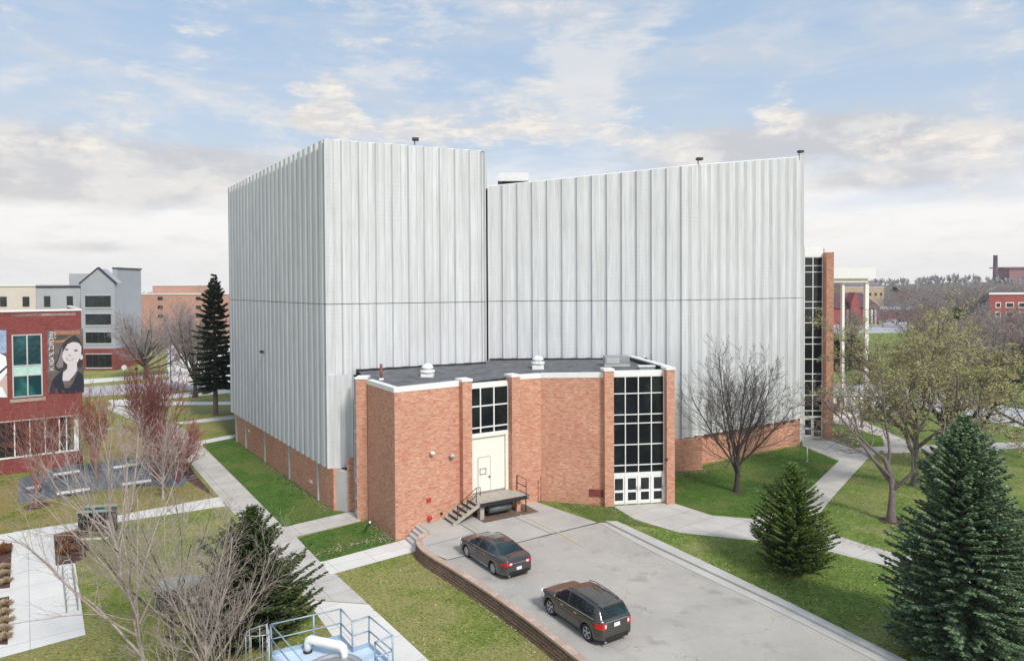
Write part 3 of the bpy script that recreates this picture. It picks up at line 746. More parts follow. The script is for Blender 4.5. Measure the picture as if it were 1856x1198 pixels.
MB().seg((tp1.x+.1,TY+1),(31.5,92),.3,U,rows[-1]+.9).build('tower_wall', M['brick'], hall)
# tall portico behind
pf = Vector((0,0,0)); YP = 84
a = hit(1500,(0,YP),(60,YP)); b = hit(1587,(0,YP),(60,YP))
MB().hexa([(a.x-3,YP,zat(1540,505,YP)),(b.x,YP,zat(1540,505,YP)),(b.x-1.0,YP+9,zat(1540,505,YP)),(a.x-3,YP+9,zat(1540,505,YP))],[(a.x-3,YP,zat(1540,486,YP)),(b.x,YP,zat(1540,486,YP)),(b.x-1,YP+9,zat(1540,486,YP)),(a.x-3,YP+9,zat(1540,486,YP))]).build('portico_roof', M['white'], hall)
MB().box(a.x-3,YP+.3,zat(1540,512,YP),b.x-.8,YP+8,zat(1540,505.1,YP)).build('portico_soffit', M['cream'], hall)
cz = zat(1540,706,YP)
for px, wd in ((1527,.34),(1570,.5)):
    c = hit(px,(0,YP+.8),(60,YP+.8)); MB().obox((c.x,c.y),(1,.2),wd,.35,U,zat(1540,512,YP)).build('column', M['white'], hall)
b2 = hit(1584,(0,YP-2),(60,YP-2))
MB().box(a.x-3,YP-2,cz-.5,b2.x,YP+6,cz).build('canopy_roof', M['road'], hall)
MB().box(a.x-3,YP-2.05,cz-.62,b2.x+.1,YP+6.05,cz-.501).build('canopy_trim', M['black'], hall)
for px in (1524,1574):
    c = hit(px,(0,YP-1),(60,YP-1)); MB().obox((c.x,c.y),(1,.2),.62,.6,U,cz-.62).build('column', simple('tan_stone',(.42,.33,.24),.8), hall)
MB().box(a.x-3,YP+12,U,b2.x-1.5,YP+12.4,cz+3).build('foyer_glazing', M['white'], hall) if False else None
# ================================================================ VEGETATION
def rot_about(v, axis, a): return Matrix.Rotation(a, 3, axis) @ v
def polyb(mbs, p, d, Ln, r, lvl, S, rnd, tips):
    nseg = max(2, min(7, int(Ln/S['seg'][lvl])+1)); st = Ln/nseg
    pts = [p.copy()]; q = p.copy(); d = d.normalized(); dirs = [d]
    for i in range(nseg):
        wob = S['wob'][lvl]
        d = (d+Vector((rnd.gauss(0,wob), rnd.gauss(0,wob), rnd.gauss(0,wob)))+Vector((0,0,S['up'][lvl]))).normalized()
        q = q+d*st; pts.append(q.copy()); dirs.append(d)
    r1 = max(r*S['tap'][lvl], S['rmin']*.7)
    rr = [lerp(r, r1, i/nseg) for i in range(nseg+1)]
    if lvl == 0: rr[0] *= 1.35
    mbs[0 if lvl <= S.get('trunk_lv', 1) else 1].tube(pts, rr, (8,6,4,3,3,3)[lvl], S['mi'][0 if lvl <= S.get('trunk_lv', 1) else 1] if 'mi' in S else 0, cap=False)
    if lvl >= S['lv']:
        tips.append((pts, dirs)); return
    n = S['n'][lvl]; n = max(1, int(round(n*rnd.uniform(.8,1.2)*(1 if lvl == 0 else min(1.4, .5+Ln/S['ref'][lvl]*.5)))))
    az = rnd.uniform(0, 6.28)
    for k in range(n):
        t = lerp(S['t0'][lvl], 1.0, (k+rnd.uniform(.2,.8))/n); fi = t*nseg; i = min(nseg-1, int(fi)); pp = lerp(pts[i], pts[i+1], fi-i); dr = dirs[min(i+1, nseg)]
        az += 2.4+rnd.uniform(-.4,.4)
        ax = rot_about(dr.orthogonal().normalized(), dr, az)
        ang = R(S['ang'][lvl]*rnd.uniform(.7,1.25)*(1 if lvl else lerp(1.15,.55,t)))
        nd = rot_about(dr, ax, ang)
        if lvl >= 1 and nd.z < S.get('minz', -.2): nd.z = abs(nd.z)*.4+S.get('minz', -.2)*.3
        l2 = Ln*S['lr'][lvl]*rnd.uniform(.7,1.15)*(1.15-.55*t if lvl else 1)
        if lvl == 0: l2 = S['H']*S['lim']*rnd.uniform(.8,1.1)*(1.05-.25*t if S.get('vase', 1) else (1.25-1.0*t))
        polyb(mbs, pp, nd, l2, max(rr[i]*S['rr'][lvl], S['rmin']), lvl+1, S, rnd, tips)
def tree_spec(H, **k):
    S = dict(H=H, lv=4, n=(8,6,6,4,3), t0=(.35,.2,.15,.1,.1), ang=(48,38,40,38,35), lr=(1,.55,.5,.5,.5), lim=.62, up=(.02,.09,.07,.05,.03), wob=(.05,.09,.12,.15,.15),
             tap=(.55,.3,.3,.35,.5), rr=(.62,.55,.5,.55,.6), seg=(.8,.7,.5,.4,.3), rmin=.012, tr=.18, th=.42, ref=(1,H*.5,H*.25,H*.12,1))
    S.update(k)
    for q in ('n','t0','ang','lr','up','wob','tap','rr','seg','ref'): S[q] = tuple(S[q])+(S[q][-1],)*(6-len(S[q]))
    return S
def bare_tree(name, loc, S, seed, mats, label, cat='tree', group=None, buds=None, lean=(0,0), multi=1):
    rnd = random.Random(seed); root = thing(name, label, cat, loc, group); tips = []
    mbs = [MB(), MB()]; base = Vector(loc)
    for k in range(multi):
        d = Vector((lean[0], lean[1], 1)); b = base.copy()
        if multi > 1:
            a = 6.28*k/multi+rnd.uniform(-.5,.5); f = S.get('fan', .35)*rnd.uniform(.4,1.1); d += Vector((math.cos(a)*f, math.sin(a)*f, 0)); b += Vector((math.cos(a)*.12, math.sin(a)*.12, 0))
        polyb(mbs, b-Vector((0,0,.05)), d, S['H']*S['th']*rnd.uniform(.9,1.1), S['tr']*(1 if multi == 1 else rnd.uniform(.6,1)), 0, S, rnd, tips)
    mbs[0].build('trunk', mats[0], root); mbs[1].build('crown', mats[1], root)
    if buds:
        lb = MB(); n, sz, keep = buds
        for pts, dirs in tips:
            if rnd.random() > keep: continue
            for _ in range(n):
                i = rnd.randrange(1, len(pts)); c = pts[i]+Vector((rnd.gauss(0,.09), rnd.gauss(0,.09), rnd.gauss(0,.09)))
                u = Vector((rnd.gauss(0,1), rnd.gauss(0,1), rnd.gauss(0,1))).normalized(); v = u.orthogonal().normalized(); s = sz*rnd.uniform(.6,1.5)
                lb.poly([c-u*s, c+v*s*.5, c+u*s, c-v*s*.5])
        lb.build('leaf_buds', M['bud'], root)
    return root
def spruce(name, loc, H, Rb, seed, mat, label, clear=0.0, droop=-.12, prof=1.0, twl=.34, dz=.17, group=None, dens=1.0, irr=.15, tipup=.25, tw=.10, curve=.75, pw=1.7):
    rnd = random.Random(seed); root = thing(name, label, 'tree', loc, group); base = Vector(loc); rr = H*.017+.03
    MB().tube([base-Vector((0,0,.05)), base+Vector((0,0,H*.5)), base+Vector((0,0,H*.98))], [rr, rr*.6, .015], 8, cap=False).build('trunk', M['bark'], root)
    tb = MB(); br = MB(); z = clear; lobes = [(rnd.uniform(0,6.28), rnd.uniform(0,H), rnd.uniform(-irr,irr)) for _ in range(40)]
    while z < H*.985:
        t = (z-clear)/(H-clear); rad = Rb*(1-t**pw)*(1.0 if t > .14 else .80+t*1.43)
        nb = max(5, int(dens*(5+rad*3.4)))
        a0 = rnd.uniform(0,6.28)
        for k in range(nb):
            a = a0+6.283*k/nb+rnd.uniform(-.22,.22)
            f = 1+sum(w*math.exp(-((math.atan2(math.sin(a-la), math.cos(a-la)))/.5)**2-((z-lz)/(H*.07))**2) for la, lz, w in lobes)+rnd.uniform(-irr,irr)*.8
            Lb = max(.18, rad*f)
            d = Vector((math.cos(a), math.sin(a), 0)); p = base+Vector((0,0,z+rnd.uniform(-.06,.06))); sl = lerp(droop, .75, t**1.6)
            n = max(3, int(Lb/.2)); pts = [p]
            for i in range(n):
                s = (i+1)/n; pts.append(p+d*Lb*s+Vector((0,0,Lb*(sl*s+tipup*s*s*.55))))
            if Lb > .5: br.tube([pts[0], pts[n//2], pts[-1]], [.02,.013,.006], 3, cap=False)
            side = Vector((-d.y, d.x, 0)); m = max(4, int(Lb/.085))
            for j in range(m):
                s = lerp(.22 if Lb > 1 else .05, 1.0, (j+rnd.random()*.6)/m); fi = min(s,.999)*n; i = int(fi); q = lerp(pts[i], pts[i+1], fi-i)
                for sg in (-1, 1):
                    l = twl*rnd.uniform(.6,1.25)*(1.25-.75*s)*(min(1.0, .45+Lb*.35))
                    e = (d*rnd.uniform(.45,.95)+side*sg*rnd.uniform(.5,1.0)+Vector((0,0,rnd.uniform(-.28,.22)))).normalized()
                    w_ = tw*rnd.uniform(.7,1.2); sv = e.cross(Vector((0,0,1))).normalized(); uu = Vector((0,0,1))
                    mid_ = q+e*l*.45; tip = q+e*l
                    b_ = len(tb.v)
                    tb.v += [tuple(q), tuple(mid_+sv*w_), tuple(tip), tuple(mid_-sv*w_), tuple(mid_+uu*w_*.55), tuple(mid_-uu*w_*.75)]
                    for fc in ((0,1,2,4),(0,4,2,3),(0,3,2,5),(0,5,2,1)): tb.f.append((b_+fc[0], b_+fc[1], b_+fc[2], b_+fc[3])); tb.m.append(0); tb.sm.append(False)
            tb.poly([pts[-1]+side*.05, pts[-1]-side*.05, pts[-1]+d*.16+Vector((0,0,.05))])
        z += dz*(1.0 if z < H*.8 else .7)
    br.build('branches', M['bark'], root)
    tb.build('needles', M[mat], root)
    return root
# conifers
spruce('spruce_tree', P(1745,1194,UZ), 10.2, 2.78, 3, 'spruce_blue', 'large blue-green spruce filling the lower right corner beside the curving path', clear=.15, droop=-.10, dz=.23, irr=.24, twl=.36, tw=.075, dens=1.55, pw=1.9, tipup=.30)
spruce('spruce_tree', P(1437,1030,UZ), 5.8, 2.15, 7, 'spruce_lime', 'small bright green spruce on the lawn between the parking lot and the curved path', clear=.05, droop=.05, dz=.22, irr=.32, tipup=.45, tw=.065, dens=1.8, pw=1.6, twl=.30)
spruce('spruce_tree', P(458,1160), 6.2, 2.45, 11, 'spruce', 'bushy olive green spruce beside the walkway behind the pale blue railings', clear=.05, droop=.02, dz=.20, irr=.5, tipup=.4, tw=.07, dens=1.4, pw=1.6, twl=.36)
spruce('spruce_tree', P(391,752), 18.2, 3.1, 13, 'spruce_dark', 'tall dark conifer with a bare lower trunk at the left edge of the concrete hall', clear=3.6, droop=-.22, dz=.62, irr=.5, twl=.7, tw=.15, dens=1.0, pw=1.5)
# the bare tree in front of the brick base
S1 = tree_spec(11.8, th=.34, tr=.22, n=(13,10,9,6), t0=(.30,.15,.12,.1), ang=(49,33,36,34), lim=.68, up=(.02,.12,.09,.06), rmin=.009, lr=(1,.50,.48,.5), rr=(.5,.45,.45,.55), wob=(.05,.06,.08,.10))
bare_tree('bare_tree', P(1335,891,UZ), S1, 21, (M['bark_dark'], M['bark_dark']), 'dark leafless tree on the lawn in front of the hall\'s low brick base', lean=(.06,.0))
# budding trees on the right
SB = tree_spec(14, th=.30, tr=.26, n=(6,7,6,5), t0=(.4,.2,.12,.1), ang=(54,42,44,44), lim=.66, up=(.0,.05,.02,-.02), rmin=.012, wob=(.10,.14,.17,.18))
bare_tree('budding_tree', P(1615,944,UZ), SB, 33, (M['bark'], M['bark']), 'forked sparsely budding tree inside the path bend, left of the big spruce', buds=(4,.055,.5), lean=(.06,0))
SB2 = tree_spec(15.0, th=.38, tr=.30, n=(9,8,8,6), t0=(.4,.2,.12,.1), ang=(52,40,44,44), lim=.60, up=(.0,.06,.02,-.02), rmin=.013, wob=(.10,.13,.17,.18))
bare_tree('budding_tree', P(1658,880,UZ), SB2, 35, (M['bark'], M['bark']), 'budding olive green tree just behind the forked tree, nearer the horizontal path', buds=(9,.065,.9), lean=(-.02,0))
SB3 = tree_spec(13.5, th=.34, tr=.34, n=(9,8,8,6), t0=(.35,.2,.12,.1), ang=(55,42,44,44), lim=.66, up=(.0,.05,.01,-.03), rmin=.015, wob=(.10,.13,.17,.18))
bare_tree('budding_tree', P(1745,848,UZ), SB3, 37, (M['bark_dark'], M['bark']), 'widest olive green budding tree, rising behind the tip of the big spruce', buds=(12,.075,.95))
SB4 = tree_spec(12.5, th=.34, tr=.32, n=(8,7,7,5), t0=(.35,.2,.12,.1), ang=(62,42,44,44), lim=.72, up=(.0,.0,-.03,-.06), rmin=.014, minz=-.5)
bare_tree('bare_tree', P(1908,838,UZ), SB4, 39, (M['bark_dark'], M['bark_dark']), 'leafless tree reaching drooping dark branches in over the drive at the right edge')
SB5 = tree_spec(9.5, th=.36, tr=.14, n=(7,6,6,5), t0=(.3,.2,.12,.1), ang=(45,40,42,40), lim=.6, rmin=.014)
bare_tree('bare_tree', P(1562,775,UZ), SB5, 41, (M['bark'], M['bark_far2']), 'slender brownish tree in front of the white portico columns', buds=(3,.06,.4))
# foreground left: pale thin trees
pale = (M['bark_pale'], M['bark_pale'])
SP = tree_spec(11, th=.34, tr=.11, n=(8,6,5,4), t0=(.35,.2,.15,.1), ang=(40,32,34,34), lim=.66, rmin=.0065, up=(.01,.05,.05,.04), wob=(.06,.10,.13,.15))
bare_tree('bare_tree', P(219,1050), SP, 51, pale, 'pale pinkish leafless tree standing next to the lawn\'s bicycle rack', lean=(.02,0))
bare_tree('bare_tree', P(262,1235), tree_spec(10.2, th=.34, tr=.10, n=(9,6,5,4), t0=(.3,.2,.15,.1), ang=(42,32,34,34), lim=.70, rmin=.0045, up=(.0,.05,.05,.04)), 53, pale, 'nearest pale leafless tree at the lower left with a wide open crown', lean=(-.04,.03))
bare_tree('bare_tree', P(310,1160), tree_spec(8.2, th=.30, tr=.10, n=(8,6,6,4), t0=(.3,.2,.15,.1), ang=(46,34,34,34), lim=.68, rmin=.0075, up=(.0,.06,.05,.04)), 55, (M['bark_dark'], M['bark_pale']), 'leafless tree with a dark trunk standing in front of the green utility cabinet', lean=(.05,0))
bare_tree('bare_tree', P(296,905), tree_spec(7.6, th=.32, tr=.11, n=(8,6,6,4), ang=(48,36,36,34), lim=.64, rmin=.011, up=(.0,.07,.05,.04)), 57, pale, 'pale leafless tree by the grey patio, left of the walkway', lean=(0,0))
bare_tree('leafless_shrub', P(400,1240), tree_spec(5.4, th=.62, tr=.035, n=(5,4,4,3), t0=(.15,.15,.15,.1), ang=(32,30,32,32), lim=.42, rmin=.005, up=(.02,.05,.04,.03), fan=.45), 59, pale, 'pale many-stemmed leafless shrub in front of the bushy spruce', cat='shrub', multi=7)
bare_tree('leafless_shrub', P(330,1275), tree_spec(5.0, th=.6, tr=.032, n=(5,4,4,3), t0=(.15,.15,.15,.1), ang=(32,30,32,32), lim=.42, rmin=.005, up=(.02,.05,.04,.03), fan=.6), 61, pale, 'leafless shrub of thin upright stems at the bottom edge between two pale trees', cat='shrub', multi=6)
bare_tree('bare_tree', P(372,1262), tree_spec(7.4, th=.34, tr=.08, n=(10,7,6,4), t0=(.3,.2,.15,.1), ang=(36,30,34,34), lim=.68, rmin=.005, up=(.0,.08,.05,.04)), 63, pale, 'slim pale leafless tree with upright twigs between the utility cabinet and the bushy spruce')
# reddish ornamental trees by the brick building
red = (M['bark_red'], M['bark_red'])
SR = tree_spec(8.8, th=.30, tr=.09, n=(10,6,6,4), t0=(.35,.15,.1,.1), ang=(34,26,28,28), lim=.68, up=(.0,.09,.07,.05), rmin=.008, wob=(.05,.07,.09,.1))
bare_tree('reddish_tree', P(66,917,.03), SR, 71, red, 'red-twigged bare tree in a round mulch ring beside the grey patio', lean=(0,0))
bare_tree('reddish_tree', P(176,868), tree_spec(8.6, th=.28, tr=.10, n=(11,7,6,5), t0=(.3,.15,.1,.1), ang=(22,22,26,28), lim=.68, up=(.0,.09,.07,.05), rmin=.011, wob=(.05,.07,.09,.1)), 73, red, 'red-twigged bare tree at the corner of the dark red brick building')
SD = dict(n=(10,7,7,4), t0=(.15,.12,.1,.1), ang=(20,22,26,26), up=(.0,.10,.07,.05), rmin=.013, wob=(.05,.07,.09,.1))
bare_tree('reddish_tree', P(285,868), tree_spec(11.0, th=.42, tr=.10, lim=.52, fan=.13, **SD), 75, (M['bark_redd'], M['bark_redd']), 'dense dark maroon bare tree beside the bend of the walkway', multi=3)
bare_tree('reddish_shrub', P(322,872), tree_spec(6.0, th=.45, tr=.06, n=(8,7,6,4), t0=(.15,.15,.1,.1), ang=(34,28,30,28), lim=.5, up=(.0,.06,.05,.04), rmin=.011, fan=.35), 77, (M['bark_redd'], M['bark_red']), 'low spreading maroon shrub leaning over the walkway edge', cat='shrub', multi=5)
# large bare trees beyond, left
SO = tree_spec(15, lv=4, th=.27, n=(13,10,8,5), t0=(.4,.2,.15,.1), ang=(64,40,42,38), lim=.62, rmin=.02, tr=.45)
bare_tree('bare_tree', P(265,686), SO, 81, (M['bark_dark'], M['bark_far']), 'wide leafless tree in front of the grey gabled building')
bare_tree('bare_tree', P(354,720), tree_spec(15.5, th=.25, tr=.36, n=(11,9,8,4), t0=(.5,.2,.15,.1), ang=(38,34,38,38), lim=.70, rmin=.02), 83, (M['bark_dark'], M['bark_far']), 'vase-shaped leafless tree standing left of the tall dark conifer')
bare_tree('bare_tree', P(378,705), tree_spec(13, th=.3, tr=.5, n=(8,7,6,4), ang=(45,36,40,38), lim=.62, rmin=.022), 85, (M['bark_dark'], M['bark_far']), 'leafless tree half hidden behind the tall dark conifer')
# far trees: four kinds, copied
GF = 'leafless trees in the distance'
def far_tree(seed, H, mats, lv=3, **k):
    S = tree_spec(H, lv=lv, th=.30, tr=.30, n=(9,8,8,5), lim=.64, rmin=.045, t0=(.35,.15,.1,.1), ang=(52,44,46,40), **k)
    return bare_tree('distant_tree', (0,0,0), S, seed, mats, 'x', group=GF)
kinds = [far_tree(91, 13, (M['bark_far'], M['bark_far'])), far_tree(92, 14, (M['bark'], M['bark_far'])), far_tree(93, 12, (M['bark'], M['bark_far2'])), far_tree(94, 10, (M['bark_far2'], M['bark_far2']))]
used = set()
def place_far(k, loc, s, rz, label):
    o = kinds[k]
    if k in used: o = copy_tree(kinds[k])
    used.add(k); o.location = loc; o.scale = (s*1.05, s*1.05, s); o.rotation_euler.z = rz; o['label'] = label
rf = random.Random(5)
def base_z(p): return UZ if p.x > 40 else 0
spots = []   # (px, py base, scale, kind, label)
right = 'leafless tree in the belt beyond the drive and parking, right of the portico'
for px, py, s, k in ((1532,628,.9,3),(1552,612,.8,2),(1600,592,.8,0),(1625,590,.9,1),(1645,594,1.0,0),(1668,590,.9,2),(1690,596,1.1,1),(1710,588,1.0,0),(1776,588,.8,1),(1800,612,.7,2),(1845,628,.7,3),(1880,640,.9,0),
                     (1612,575,1.0,1),(1640,573,1.1,2),(1662,572,1.2,0),(1685,571,1.1,1),(1722,574,1.2,2),(1742,572,1.2,0),(1790,572,1.3,1),(1870,570,1.3,0),(1900,578,1.3,2),(1810,566,1.3,2),
                     (1598,556,1.3,0),(1620,554,1.3,1),(1650,552,1.4,2),(1678,551,1.5,0),(1700,551,1.4,1),(1730,550,1.5,2),(1758,549,1.6,0),(1785,548,1.6,1),(1835,548,1.6,0),(1865,548,1.6,1)):
    spots.append((px, py, s, k, right))
spots.append((1752,604,1.55,0,'tallest leafless tree of the right-hand belt, with dark spreading limbs'))
for i in range(38):
    spots.append((rf.uniform(1600,1900), rf.uniform(548,572), rf.uniform(1.0,1.5), rf.randrange(4), right))
for i in range(34):
    spots.append((rf.uniform(1600,1900), rf.uniform(600,690), rf.uniform(.5,.95), rf.randrange(4), 'smaller leafless tree on the lawns beyond the drive at the right'))
left = 'leafless tree showing over the roofs or between the buildings at the far left'
for px, py, s, k in ((180,560,2.0,1),(160,566,1.7,0),(300,575,1.0,0),(330,580,1.0,1),(372,570,1.3,1),(390,566,1.4,2),(345,590,.9,2)):
    spots.append((px, py, s, k, left))
for px, py, s, k, lb in spots:
    p = P(px, py, UZ if px > 1000 else 0); place_far(k, (p.x, p.y, p.z), s, rf.uniform(0,6), lb)
for i in range(26):      # on the hill
    x = 360+i*13+rf.uniform(-8,8); y = rf.uniform(600,800); place_far(rf.randrange(4), (x, y, hill_h(x, y)), rf.uniform(.6,.9), rf.uniform(0,6), 'leafless tree on the hillside below the tall chimney')
# far-off woods as one mass
def woods():
    rnd = random.Random(8); mb = MB()
    for i in range(3600):
        if rnd.random() < .62: x = rnd.uniform(300,1250); y = rnd.uniform(560,1300); 
        else: x = rnd.uniform(-1100,-150); y = rnd.uniform(420,1300)
        if x > 0 and x/y < .42: continue
        if x < 0 and x/y > -.36: continue
        z = max(0, hill_h(x, y)) if x > 0 else 0
        H = rnd.uniform(9,15); W = rnd.uniform(3,6)
        for k in range(9):
            a = rnd.uniform(0,6.28); rr_ = rnd.uniform(.2,1)*W; q = Vector((x,y,z+H*rnd.uniform(.1,.4))); e = Vector((x+math.cos(a)*rr_, y+math.sin(a)*rr_, z+H*rnd.uniform(.55,1.0)*(1-.3*rr_/W)))
            u = Vector((math.sin(a)*.5+.5,-math.cos(a)*.5,0)).normalized()*rnd.uniform(.5,1.3)
            mb.poly([q, lerp(q,e,.6)+u, e, lerp(q,e,.6)-u])
    mb.build('distant_woods', [island('far_woods', [(.26,.23,.22),(.36,.32,.31),(.30,.25,.23),(.20,.20,.17)])], kind='stuff')
woods()
# dark evergreens in the right distance
ge = 'dark evergreens in the right distance'
e0 = spruce('distant_evergreen', P(1735,612,UZ), 9, 3.2, 15, 'spruce_dark', 'dark evergreen among the leafless trees left of the scarlet brick building', dz=.6, twl=1.0, tw=.3, dens=.8, irr=.3, group=ge)
for px, py, s, lb in ((1512,672,.75,'dark evergreen close behind the brick stair tower, beyond the portico'),(1548,668,.7,'dark evergreen between the two white portico columns'),(1820,690,.42,'low dark evergreen shrub on the lawn beyond the drive'),(1785,600,.5,'small evergreen at the left end of the scarlet brick building'),(1622,560,1.6,'pointed dark evergreen rising above the far tree line')):
    o = copy_tree(e0); o.location = P(px, py, UZ); o.scale = (s*(1.9 if s < .5 else 1),)*2+(s,); o['label'] = lb

# short grass standing on the nearer lawns
def tufts():
    rnd = random.Random(4); V = []; Fc = []
    def inside(x, y, poly):
        r = False; n = len(poly)
        for i in range(n):
            x1_, y1_ = poly[i]; x2_, y2_ = poly[i-1]
            if (y1_ > y) != (y2_ > y) and x < (x2_-x1_)*(y-y1_)/(y2_-y1_)+x1_: r = not r
        return r
    def fill(px, z, dens, h):
        pl = PP(px, z); xs = [p[0] for p in pl]; ys = [p[1] for p in pl]; A = (max(xs)-min(xs))*(max(ys)-min(ys))
        for _ in range(int(A*dens)):
            x = rnd.uniform(min(xs), max(xs)); y = rnd.uniform(min(ys), max(ys))
            if not inside(x, y, pl): continue
            if math.sin(x*1.3+1.7*math.sin(y*.9))*math.sin(y*1.1+1.3*math.sin(x*.7)) < rnd.uniform(-1.1,.5): continue
            a = rnd.uniform(0,6.28); hh = h*rnd.uniform(.5,1.3); wd = .045*rnd.uniform(.6,1.4); b_ = len(V)
            V.extend([(x-math.cos(a)*wd, y-math.sin(a)*wd, z), (x+math.cos(a)*wd, y+math.sin(a)*wd, z), (x+rnd.gauss(0,.04), y+rnd.gauss(0,.04), z+hh)]); Fc.append((b_,b_+1,b_+2))
    def litter(px, z, n_):
        pl = PP(px, z)
        for _ in range(n_):
            i = rnd.randrange(len(pl)-1); t = rnd.random(); x = lerp(pl[i][0], pl[i+1][0], t)+rnd.gauss(0,.35); y = lerp(pl[i][1], pl[i+1][1], t)+rnd.gauss(0,.35)
            a = rnd.uniform(0,6.28); s_ = rnd.uniform(.03,.06); b_ = len(V)
            V.extend([(x+math.cos(a+k*1.57)*s_, y+math.sin(a+k*1.57)*s_, z+.02+rnd.uniform(0,.02)) for k in range(4)]); Fc.append((b_,b_+1,b_+2,b_+3))
    V.clear(); Fc.clear()
    for px, z, n_ in (([(427,797),(520,870),(600,926)],.012,500), ([(672,944),(714,980)],.012,260), ([(560,1010),(640,985),(700,975)],.012,220), ([(1224,862),(1276,852),(1450,812)],UZ+.02,420),
        ([(770,1010),(820,1052),(896,1105),(1000,1190)],.0,420), ([(1020,914),(1100,920),(1150,945)],UZ+.02,160), ([(1180,985),(1300,1030),(1430,1092)],UZ+.0,200), ([(1486,938),(1500,968),(1563,990),(1640,1012)],UZ,200)): litter(px, z, n_)
    me = bpy.data.meshes.new('leaf_litter'); me.from_pydata(V, [], Fc); me.materials.append(island('dead_leaves', [(.40,.30,.18),(.58,.48,.34),(.28,.19,.11),(.66,.58,.46)], .9))
    o = bpy.data.objects.new('leaf_litter', me); col.objects.link(o); o['kind'] = 'stuff'
    for px, z, d_, h, nm in (([(607,1040),(757,1000),(762,1000),(820,1050),(896,1103),(1010,1200),(782,1200)],.0,40,.06,0),
        ([(540,976),(648,948),(665,945),(715,982),(582,1016)],.008,34,.07,1), ([(370,805),(427,796),(603,928),(517,954)],.008,22,.07,1),
        ([(1120,946),(1230,967),(1340,979),(1505,1002),(1640,1034),(1700,1060),(1800,1198),(1636,1197),(1430,1094),(1300,1031)],UZ,34,.06,0),
        ([(1488,938),(1512,900),(1572,835),(1606,823),(1720,820),(1720,1030),(1646,1007),(1565,984)],UZ,22,.06,0),
        ([(1222,860),(1274,854),(1452,810),(1515,836),(1464,886),(1400,929),(1358,937),(1290,931)],UZ+.008,22,.07,1),
        ([(0,1192),(156,1151),(137,1021),(158,958),(405,919),(480,996),(555,1090),(640,1198),(0,1198)],0,26,.06,0), ([(0,912),(33,912),(240,882),(330,884),(390,900),(150,943),(0,966)],0,18,.06,0)):
        V.clear(); Fc.clear(); fill(px, z, d_, h)
        me = bpy.data.meshes.new('lawn_grass'); me.from_pydata(V, [], Fc); me.materials.append(M['blades_green' if nm else 'blades'])
        o = bpy.data.objects.new('lawn_grass', me); col.objects.link(o); o['kind'] = 'stuff'
M['blades'] = island('blades', [(.12,.19,.03),(.30,.34,.09),(.20,.25,.05),(.52,.45,.24),(.15,.22,.035)], .9)
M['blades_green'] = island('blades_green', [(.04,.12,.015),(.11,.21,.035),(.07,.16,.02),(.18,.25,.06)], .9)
tufts()
# ================================================================ CARS
def interp(tab, x):
    if x <= tab[0][0]: return tab[0][1]
    for (a, b), (c, d) in zip(tab, tab[1:]):
        if x <= c:
            t = (x-a)/(c-a) if c > a else 0; return b+(d-b)*t
    return tab[-1][1]
def paint(name, c):
    ma, nt, N, L, b = newmat(name); b.inputs['Base Color'].default_value = (*c, 1); b.inputs['Metallic'].default_value = .6; b.inputs['Roughness'].default_value = .33
    b.inputs['Coat Weight'].default_value = .7; b.inputs['Coat Roughness'].default_value = .06
    b.inputs['Roughness'].default_value = .25; return ma
M['tyre'] = simple('tyre_rubber', (.018,.018,.018), .85); M['rim'] = simple('alloy', (.55,.56,.58), .25, .9, .05)
M['lamp_red'] = simple('red_lens', (.55,.01,.012), .15, coat=1, var=.1); M['lamp_clear'] = simple('clear_lens', (.8,.8,.82), .12, coat=1, var=.05)
M['chrome'] = simple('chrome', (.7,.7,.72), .15, 1, .02); M['carglass'] = glass_mat('car_glass', (.012,.02,.024), .03, (.02,.05,.055))
M['trim'] = simple('black_trim', (.015,.015,.016), .45)
M['plate'] = simple('plate', (.75,.76,.76), .5, var=.03)
